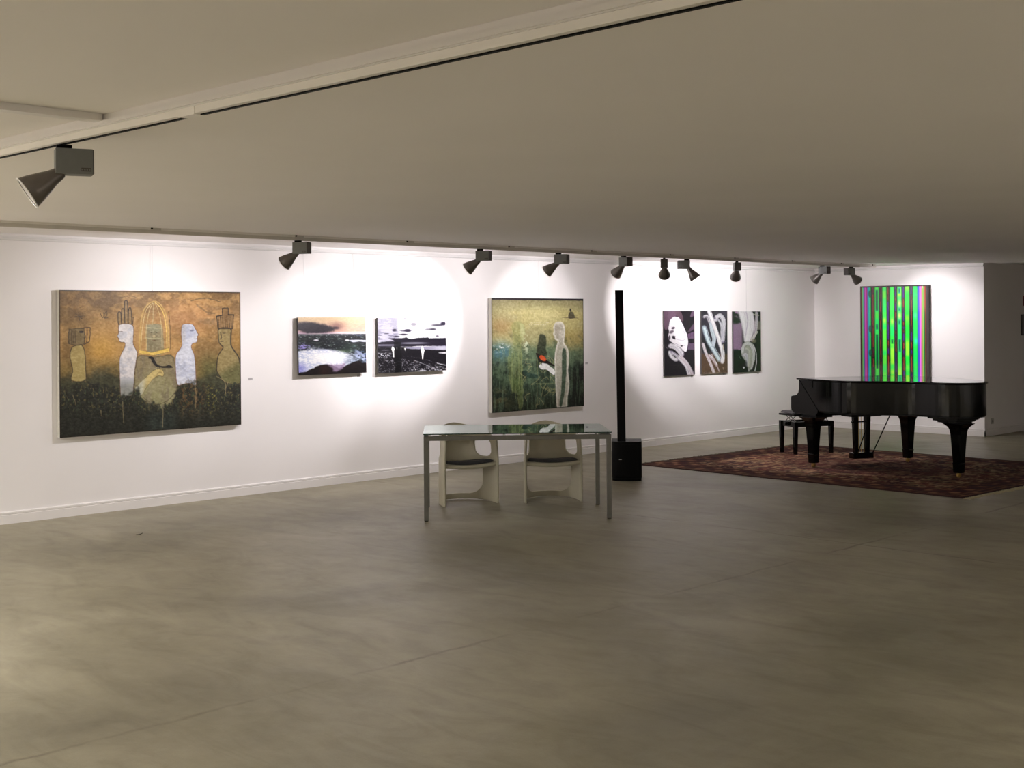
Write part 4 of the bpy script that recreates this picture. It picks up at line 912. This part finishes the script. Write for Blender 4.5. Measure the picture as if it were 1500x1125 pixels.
bm = nb(); box(bm, -0.080, -0.062, -0.2145, -0.2115, 0.226, 0.232); box(bm, -0.058, -0.052, -0.2155, -0.2125, 0.226, 0.232); obj('logo', bm, LOGO, sp)

# ------------------------------------------------------------------ rug
RC, RA = (3.335, 13.2, 0.0), math.radians(-2.6)
rug = thing('persian_rug', 'worn dark red patterned rug with fringed ends under the piano', 'rug', RC, RA)
RW, RD = 4.04, 3.28
def rug_mesh():
    nx, ny = 360, 290
    u, v = np.meshgrid(np.linspace(0, 1, nx + 1), np.linspace(0, 1, ny + 1)); x = (u - .5) * RW; y = (v - .5) * RD
    im = np.zeros((ny + 1, nx + 1, 3)); 
    def mix(a, c):
        nonlocal im; im = im * (1 - a[..., None]) + np.array(c) / 255. * a[..., None]
    ax, ay = np.abs(x), np.abs(y); e = np.minimum(RW / 2 - ax, RD / 2 - ay)
    n1 = vnoise(x * 1.3, y * 1.3, 201, 4); n2 = vnoise(x * 16, y * 11, 202, 4); n3 = vnoise(x * 45, y * 24, 203, 3); n4 = vnoise(ax * 7, ay * 7, 204, 3)
    im[:] = np.array((78, 42, 36)) / 255
    mix(ss(.45, .6, n4) * .8, (50, 30, 34)); mix(ss(.54, .62, n2) * .8, (150, 120, 92)); mix(ss(.60, .68, n3) * .6, (186, 158, 122))
    mix(ss(.58, .66, vnoise(ax * 12, ay * 12, 205, 3)) * .6, (78, 32, 28)); mix(ss(.60, .68, vnoise(x * 10, y * 20, 206, 3)) * .6, (120, 110, 76))
    r = np.hypot(x / 1.1, y / .8); mix(ss(.03, .0, np.abs(r - 1)) * .6, (160, 130, 96)); mix(ss(1.0, .9, r) * .25, (60, 26, 26))
    b = (e < .42); mix(b * .75, (64, 32, 32)); fl = (np.sin(x * 22) * np.sin(y * 22)); mix(b * ss(.3, .6, fl) * ss(.45, .55, n2) * .75, (150, 112, 84)); mix(b * ss(-.3, -.6, fl) * .5, (38, 26, 34))
    for d in (.06, .14, .40): mix(ss(.014, .006, np.abs(e - d)) * .7, (120, 92, 66))
    mix((e < .03) * .9, (40, 22, 20)); im = np.clip(im * (.80 + .4 * n1[..., None]), 0, 1)
    lin = np.where(im <= .04045, im / 12.92, ((im + .055) / 1.055) ** 2.4)
    z = 0.008 + 0.0012 * n3
    co = np.stack([x, y, z], -1).reshape(-1, 3); i = (np.arange(ny)[:, None] * (nx + 1) + np.arange(nx)[None]).ravel(); F = np.stack([i, i + 1, i + nx + 2, i + nx + 1], -1)
    me = bpy.data.meshes.new('pile'); me.vertices.add(len(co)); me.vertices.foreach_set('co', co.ravel()); me.loops.add(F.size); me.loops.foreach_set('vertex_index', F.ravel().astype(np.int32))
    me.polygons.add(len(F)); me.polygons.foreach_set('loop_start', np.arange(0, F.size, 4).astype(np.int32)); me.update(calc_edges=True)
    at = me.color_attributes.new('paint', 'FLOAT_COLOR', 'POINT'); at.data.foreach_set('color', np.concatenate([lin.reshape(-1, 3), np.ones((len(co), 1))], 1).astype(np.float32).ravel())
    return me
link('pile', rug_mesh(), PILE, rug)
bm = nb(); box(bm, -RW / 2, RW / 2, -RD / 2, RD / 2, 0.0005, 0.0079); obj('backing', bm, mat('rug_edge', (0.05, 0.022, 0.018), 0.95, noise=(0.2, 40)), rug)
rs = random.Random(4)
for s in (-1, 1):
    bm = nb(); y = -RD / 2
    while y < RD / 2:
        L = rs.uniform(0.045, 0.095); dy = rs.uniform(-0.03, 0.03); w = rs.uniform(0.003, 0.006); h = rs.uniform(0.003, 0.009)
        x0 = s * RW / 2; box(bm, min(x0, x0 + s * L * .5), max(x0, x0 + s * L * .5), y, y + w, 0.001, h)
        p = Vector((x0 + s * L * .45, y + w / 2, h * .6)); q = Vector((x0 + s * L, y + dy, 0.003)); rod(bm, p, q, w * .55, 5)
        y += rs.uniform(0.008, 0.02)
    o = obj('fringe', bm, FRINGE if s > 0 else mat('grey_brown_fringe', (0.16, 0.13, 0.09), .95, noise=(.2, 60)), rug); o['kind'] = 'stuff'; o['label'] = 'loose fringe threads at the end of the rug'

# ------------------------------------------------------------------ grand piano (local +y towards the tail, +x treble side)
pn = thing('grand_piano', 'glossy black grand piano with closed lid standing on the rug', 'piano', (3.209, 13.289, 0.009), math.radians(-115.3))
out = [(-0.71, -0.17), (0.71, -0.17), (0.71, 0.36)]
out += [tuple(p) for p in smooth_pts([(0.71, 0.36), (0.695, 0.50), (0.61, 0.68), (0.44, 0.84), (0.27, 0.98), (0.15, 1.11), (0.09, 1.25), (0.04, 1.40), (-0.04, 1.52), (-0.17, 1.595), (-0.32, 1.60), (-0.45, 1.54), (-0.56, 1.41), (-0.64, 1.22), (-0.69, 1.0), (-0.71, 0.75)], False, 4)][1:]
def inset(P, d):
    n = len(P); R = []
    for i in range(n):
        a, b, c = Vector(P[i - 1]), Vector(P[i]), Vector(P[(i + 1) % n]); e1 = (b - a).normalized(); e2 = (c - b).normalized()
        nn = Vector((-(e1.y + e2.y), e1.x + e2.x)); nn = nn.normalized() if nn.length > 1e-6 else Vector((0, 0)); k = max(.5, nn.dot(Vector((-e1.y, e1.x)))); R.append(tuple(b + nn * d / k))
    return R
bm = nb(); prism(bm, out, 0.648, 0.983); obj('rim', bm, PIANO, pn, bevel=0.004)
bm = nb(); prism(bm, inset(out, 0.012), 0.634, 0.648); obj('rim_foot', bm, PSAT, pn)
lo = inset(out, -0.018); lidp = [(-0.73, 0.05), (0.73, 0.05)] + [p for p in lo if p[1] > 0.1]
bm = nb(); prism(bm, lidp, 0.986, 1.004); ld = obj('lid', bm, PIANO, pn, bevel=0.005)
bm = nb(); box(bm, -0.728, 0.728, -0.205, 0.047, 0.986, 1.004); obj('front_lid', bm, PIANO, pn, bevel=0.005)
bm = nb()
for k in range(3): box(bm, -0.717, -0.7105, 0.15 + k * .25, 0.24 + k * .25, 0.955, 0.985)
obj('hinge', bm, BRASS, ld)
prof = [(-0.17, 0.983), (-0.17, 0.880), (-0.185, 0.835), (-0.225, 0.806), (-0.285, 0.797), (-0.325, 0.790), (-0.335, 0.770), (-0.335, 0.655), (-0.325, 0.625), (-0.27, 0.600), (0.16, 0.590), (0.20, 0.634), (0.20, 0.66)]
for s in (-1, 1):
    bm = nb(); prism(bm, [(a, b) for a, b in prof], min(s * .715, s * .63), max(s * .715, s * .63), 'x'); obj('cheek', bm, PIANO, pn)
bm = nb(); box(bm, -0.63, 0.63, -0.31, 0.18, 0.590, 0.660); obj('key_bed', bm, PSAT, pn)
bm = nb(); box(bm, -0.63, 0.63, -0.335, -0.31, 0.600, 0.705); obj('key_slip', bm, PIANO, pn, bevel=0.003)
bm = nb(); prism(bm, [(-0.31, 0.66), (-0.31, 0.735), (-0.30, 0.745), (-0.18, 0.86), (-0.172, 0.86), (-0.172, 0.66)], -0.63, 0.63, 'x'); obj('fallboard', bm, PIANO, pn)
bm = nb(); box(bm, -0.63, 0.63, -0.195, -0.172, 0.86, 0.983); obj('front_panel', bm, PIANO, pn)
# small fittings of the visible curved side
bm = nb(); box(bm, 0.7105, 0.7165, 0.05, 0.10, 0.905, 0.980); obj('lid_catch', bm, PSAT, pn)
# stepped block under the tail
bm = nb(); blk = [(-0.47, 1.16), (-0.01, 1.16), (-0.01, 1.46), (-0.09, 1.54), (-0.34, 1.55), (-0.43, 1.47), (-0.47, 1.38)]
prism(bm, blk, 0.612, 0.634); prism(bm, inset(blk, 0.035), 0.592, 0.612); prism(bm, inset(blk, 0.07), 0.574, 0.592)
obj('tail_block', bm, PSAT, pn, bevel=0.002)
bm = nb(); box(bm, 0.50, 0.708, -0.12, 0.17, 0.572, 0.590); box(bm, -0.708, -0.50, -0.12, 0.17, 0.572, 0.590); obj('leg_plates', bm, PSAT, pn)
def piano_leg(x, y, ztop, ang):
    """square tapering leg with a flared head, a cuff and a brass caster"""
    secs = [(ztop, .125), (ztop - .006, .125), (ztop - .022, .105), (ztop - .045, .082), (ztop - .08, .069), (ztop - .12, .064), (0.155, .046), (0.15, .051), (0.14, .051), (0.135, .047), (0.055, .044), (0.05, .040)]
    bm = nb(); rings = []
    m = Matrix.Translation((x, y, 0)) @ Matrix.Rotation(ang, 4, 'Z')
    for z, h in secs:
        c = h * .18; P = [(-h + c, -h), (h - c, -h), (h, -h + c), (h, h - c), (h - c, h), (-h + c, h), (-h, h - c), (-h, -h + c)]
        rings.append([bm.verts.new(m @ Vector((a, b, z))) for a, b in P])
    for a, b in zip(rings, rings[1:]):
        for k in range(8): bm.faces.new([a[k], a[(k + 1) % 8], b[(k + 1) % 8], b[k]])
    bm.faces.new(rings[0]); bm.faces.new(rings[-1][::-1])
    l = obj('leg', bm, PIANO, pn)
    bm = nb(); lathe(bm, [(0.020, 0.034), (0.020, 0.055)], 12, m); lathe(bm, [(0.019, -0.011), (0.019, 0.011)], 16, m @ axis_mtx((0.006, 0, 0.0195), (0, 1, 0)))
    box(bm, -0.016, 0.018, -0.018, -0.013, 0.016, 0.042, m); box(bm, -0.016, 0.018, 0.013, 0.018, 0.016, 0.042, m)
    o = obj('caster', bm, BRASS, l); o['label'] = 'brass caster'
piano_leg(0.64, 0.0, 0.572, 0.25); piano_leg(-0.64, 0.0, 0.572, 0.25); piano_leg(-0.215, 1.40, 0.572, 0.25)
# pedal lyre
bm = nb(); box(bm, -0.20, 0.20, -0.10, 0.10, 0.556, 0.592); lyre = obj('pedal_lyre', bm, PSAT, pn, bevel=0.003)
for s in (-1, 1):
    bm = nb(); prism(bm, [(s * .085 - .030, 0.556), (s * .085 + .030, 0.556), (s * .075 + .022, 0.14), (s * .075 - .022, 0.14)], -0.025, 0.025, 'y'); obj('lyre_post', bm, PIANO, lyre, bevel=0.003)
bm = nb(); box(bm, -0.135, 0.135, -0.05, 0.05, 0.075, 0.142); obj('pedal_box', bm, PIANO, lyre, bevel=0.006)
bm = nb(); box(bm, -0.10, 0.13, -0.012, 0.012, 0.485, 0.50); obj('lyre_crossbar', bm, PSAT, lyre)
for s in (-1, 0, 1):
    bm = nb(); prism(bm, [(s * .05 - .010, -0.05), (s * .05 + .010, -0.05), (s * .05 + .015, -0.15), (s * .05, -0.165), (s * .05 - .015, -0.15)], 0.088, 0.096); obj('pedal', bm, BRASS, lyre)
    bm = nb(); rod(bm, (s * .035, 0, .142), (s * .035, 0, .556), 0.0035, 8); obj('pedal_rod', bm, BRASS, lyre)
for s in (-1, 1):
    bm = nb(); rod(bm, (s * .10, 0.05, .10), (s * .13, 0.36, .59), 0.006, 8); obj('lyre_brace', bm, BLACKP, lyre)

# ------------------------------------------------------------------ piano bench
bn = thing('piano_bench', 'black padded adjustable piano bench at the keyboard side of the piano', 'bench', (2.020, 14.050, 0.0095), math.radians(-115.3))
bw, bd = 0.258, 0.155
bm = nb()
box(bm, -bw - .03, bw + .03, -bd - .02, bd + .02, 0.470, 0.492); obj('seat_board', bm, PSAT, bn, bevel=0.003)
bm = nb(); R = []
for j in range(13):
    row = []
    for i in range(19):
        x = (-1 + i / 9) * (bw + .03); y = (-1 + j / 6) * (bd + .02); e = min(1, (1 - abs(x) / (bw + .031)) * 8) * min(1, (1 - abs(y) / (bd + .021)) * 6)
        h = 0.494 + 0.036 * max(0, e) ** .4
        for tx in (-.10, .10):
            h -= 0.006 * math.exp(-((x - tx) ** 2 + y * y) / .0004)
        row.append(bm.verts.new((x, y, h)))
    R.append(row)
for j in range(12):
    for i in range(18): bm.faces.new([R[j][i], R[j][i + 1], R[j + 1][i + 1], R[j + 1][i]])
obj('seat_cushion', bm, VINYL, bn, smooth=True)
bm = nb(); fz0, fz1 = 0.335, 0.400
box(bm, -bw, bw, -bd - .012, -bd + .012, fz0, fz1); box(bm, -bw, bw, bd - .012, bd + .012, fz0, fz1); box(bm, -bw - .012, -bw + .012, -bd, bd, fz0, fz1); box(bm, bw - .012, bw + .012, -bd, bd, fz0, fz1)
obj('frame', bm, PIANO, bn)
for sx in (-1, 1):
    for sy in (-1, 1):
        m = Matrix.Translation((sx * bw, sy * bd, 0)); bm = nb(); rings = []
        for z, h in ((0.402, .026), (0.33, .026), (0.0, .019)): rings.append([bm.verts.new(m @ Vector((a * h, b * h, z))) for a, b in ((-1, -1), (1, -1), (1, 1), (-1, 1))])
        for a, b in zip(rings, rings[1:]):
            for k in range(4): bm.faces.new([a[k], a[(k + 1) % 4], b[(k + 1) % 4], b[k]])
        bm.faces.new(rings[0]); bm.faces.new(rings[-1][::-1]); obj('leg', bm, PIANO, bn, bevel=0.002)
for s in (-1, 1):
    for k in (-1, 1):
        bm = nb(); x = s * 0.23
        rod(bm, (x, -0.07 * k - .04, 0.400), (x, 0.07 * k - .04, 0.472), 0.005, 8); rod(bm, (x, -0.07 * k + .06, 0.400), (x, 0.07 * k + .06, 0.472), 0.005, 8)
        obj('scissor_arm', bm, CHROME, bn)
for s in (-1, 1):
    bm = nb(); lathe(bm, [(0.012, 0), (0.022, 0.012), (0.022, 0.03), (0.016, 0.04)], 16, axis_mtx((s * (bw + .012), 0, 0.372), (s, 0, 0))); obj('height_knob', bm, PSAT, bn, smooth=True)

# ------------------------------------------------------------------ things at the far right, on the dim side wall
t = thing('fire_extinguisher', 'dark red fire extinguisher at the right edge on the dim side wall', 'fire extinguisher', (2.80, 18.985, 0.36))
bm = nb(); lathe(bm, [(0.060, 0), (0.068, 0.02), (0.068, 0.34), (0.055, 0.39), (0.025, 0.42), (0.020, 0.44)], 24); obj('cylinder', bm, RED, t, smooth=True)
bm = nb(); box(bm, -0.012, 0.012, -0.05, 0.04, 0.44, 0.46); box(bm, -0.01, 0.01, -0.08, 0.02, 0.475, 0.487); rod(bm, (0, 0, .43), (0, 0, .48), .012); obj('valve_handle', bm, BLACKP, t)
bm = nb(); rod(bm, (0.0, 0.03, .45), (0.02, 0.075, .36), .008); rod(bm, (0.02, 0.075, .36), (0.02, 0.075, .10), .008, r2=.013); obj('hose', bm, BLACKP, t)
bm = nb(); box(bm, -0.0795, -0.06, -0.02, 0.02, 0.25, 0.46); obj('wall_bracket', bm, BLACKP, t)
t = thing('framed_notice', 'small grey framed notice at the right edge on the dim side wall', 'notice', (2.72, 18.965, 1.567))
bm = nb(); box(bm, 0.0, 0.012, -0.115, 0.115, -0.14, 0.14); obj('panel', bm, GREYP, t)
bm = nb(); box(bm, 0, 0.02, -0.13, -0.115, -0.155, 0.155); box(bm, 0, 0.02, 0.115, 0.13, -0.155, 0.155); box(bm, 0, 0.02, -0.115, 0.115, 0.14, 0.155); box(bm, 0, 0.02, -0.115, 0.115, -0.155, -0.14); obj('frame', bm, DARKEDGE, t)
bm = nb(); box(bm, 2.7205, 2.726, 18.925, 19.075, 1.85, 1.995); tag(obj('fire_sign', bm, RED, None), 'small dark red square sign above the framed notice', 'sign')
t = thing('wall_socket', 'small wall socket low on the dim side wall just past the corner', 'socket', (2.72, 17.84, 0.205))
bm = nb(); box(bm, 0, 0.009, -0.04, 0.04, -0.04, 0.04); c = obj('cover_plate', bm, SOCK, t, bevel=0.002)
bm = nb(); lathe(bm, [(0.02, 0), (0.02, 0.002)], 20, axis_mtx((0.009, 0, 0), (1, 0, 0))); obj('socket_well', bm, GREYP, c)

# ------------------------------------------------------------------ dead leaf on the concrete
bm = nb(); vs = []
for k in range(9):
    s = k / 8; x = -0.028 + 0.056 * s; w = 0.009 * math.sin(PI * min(1, s * 1.05 + .02)); z = 0.002 + 0.014 * max(0, s - .45) ** 1.2 * 2
    vs.append((bm.verts.new((x, -w, z + .003)), bm.verts.new((x, 0, z)), bm.verts.new((x, w, z + .004))))
for a, b in zip(vs, vs[1:]):
    bm.faces.new([a[0], b[0], b[1], a[1]]); bm.faces.new([a[1], b[1], b[2], a[2]])
lf = obj('dry_leaf', bm, LEAFM, None, loc=(1.365, 5.21, 0.0), rot=(0, 0, 0.75))
md = lf.modifiers.new('solid', 'SOLIDIFY'); md.thickness = 0.0015
tag(lf, 'tiny dark dry leaf lying on the bare floor at the left', 'leaf')
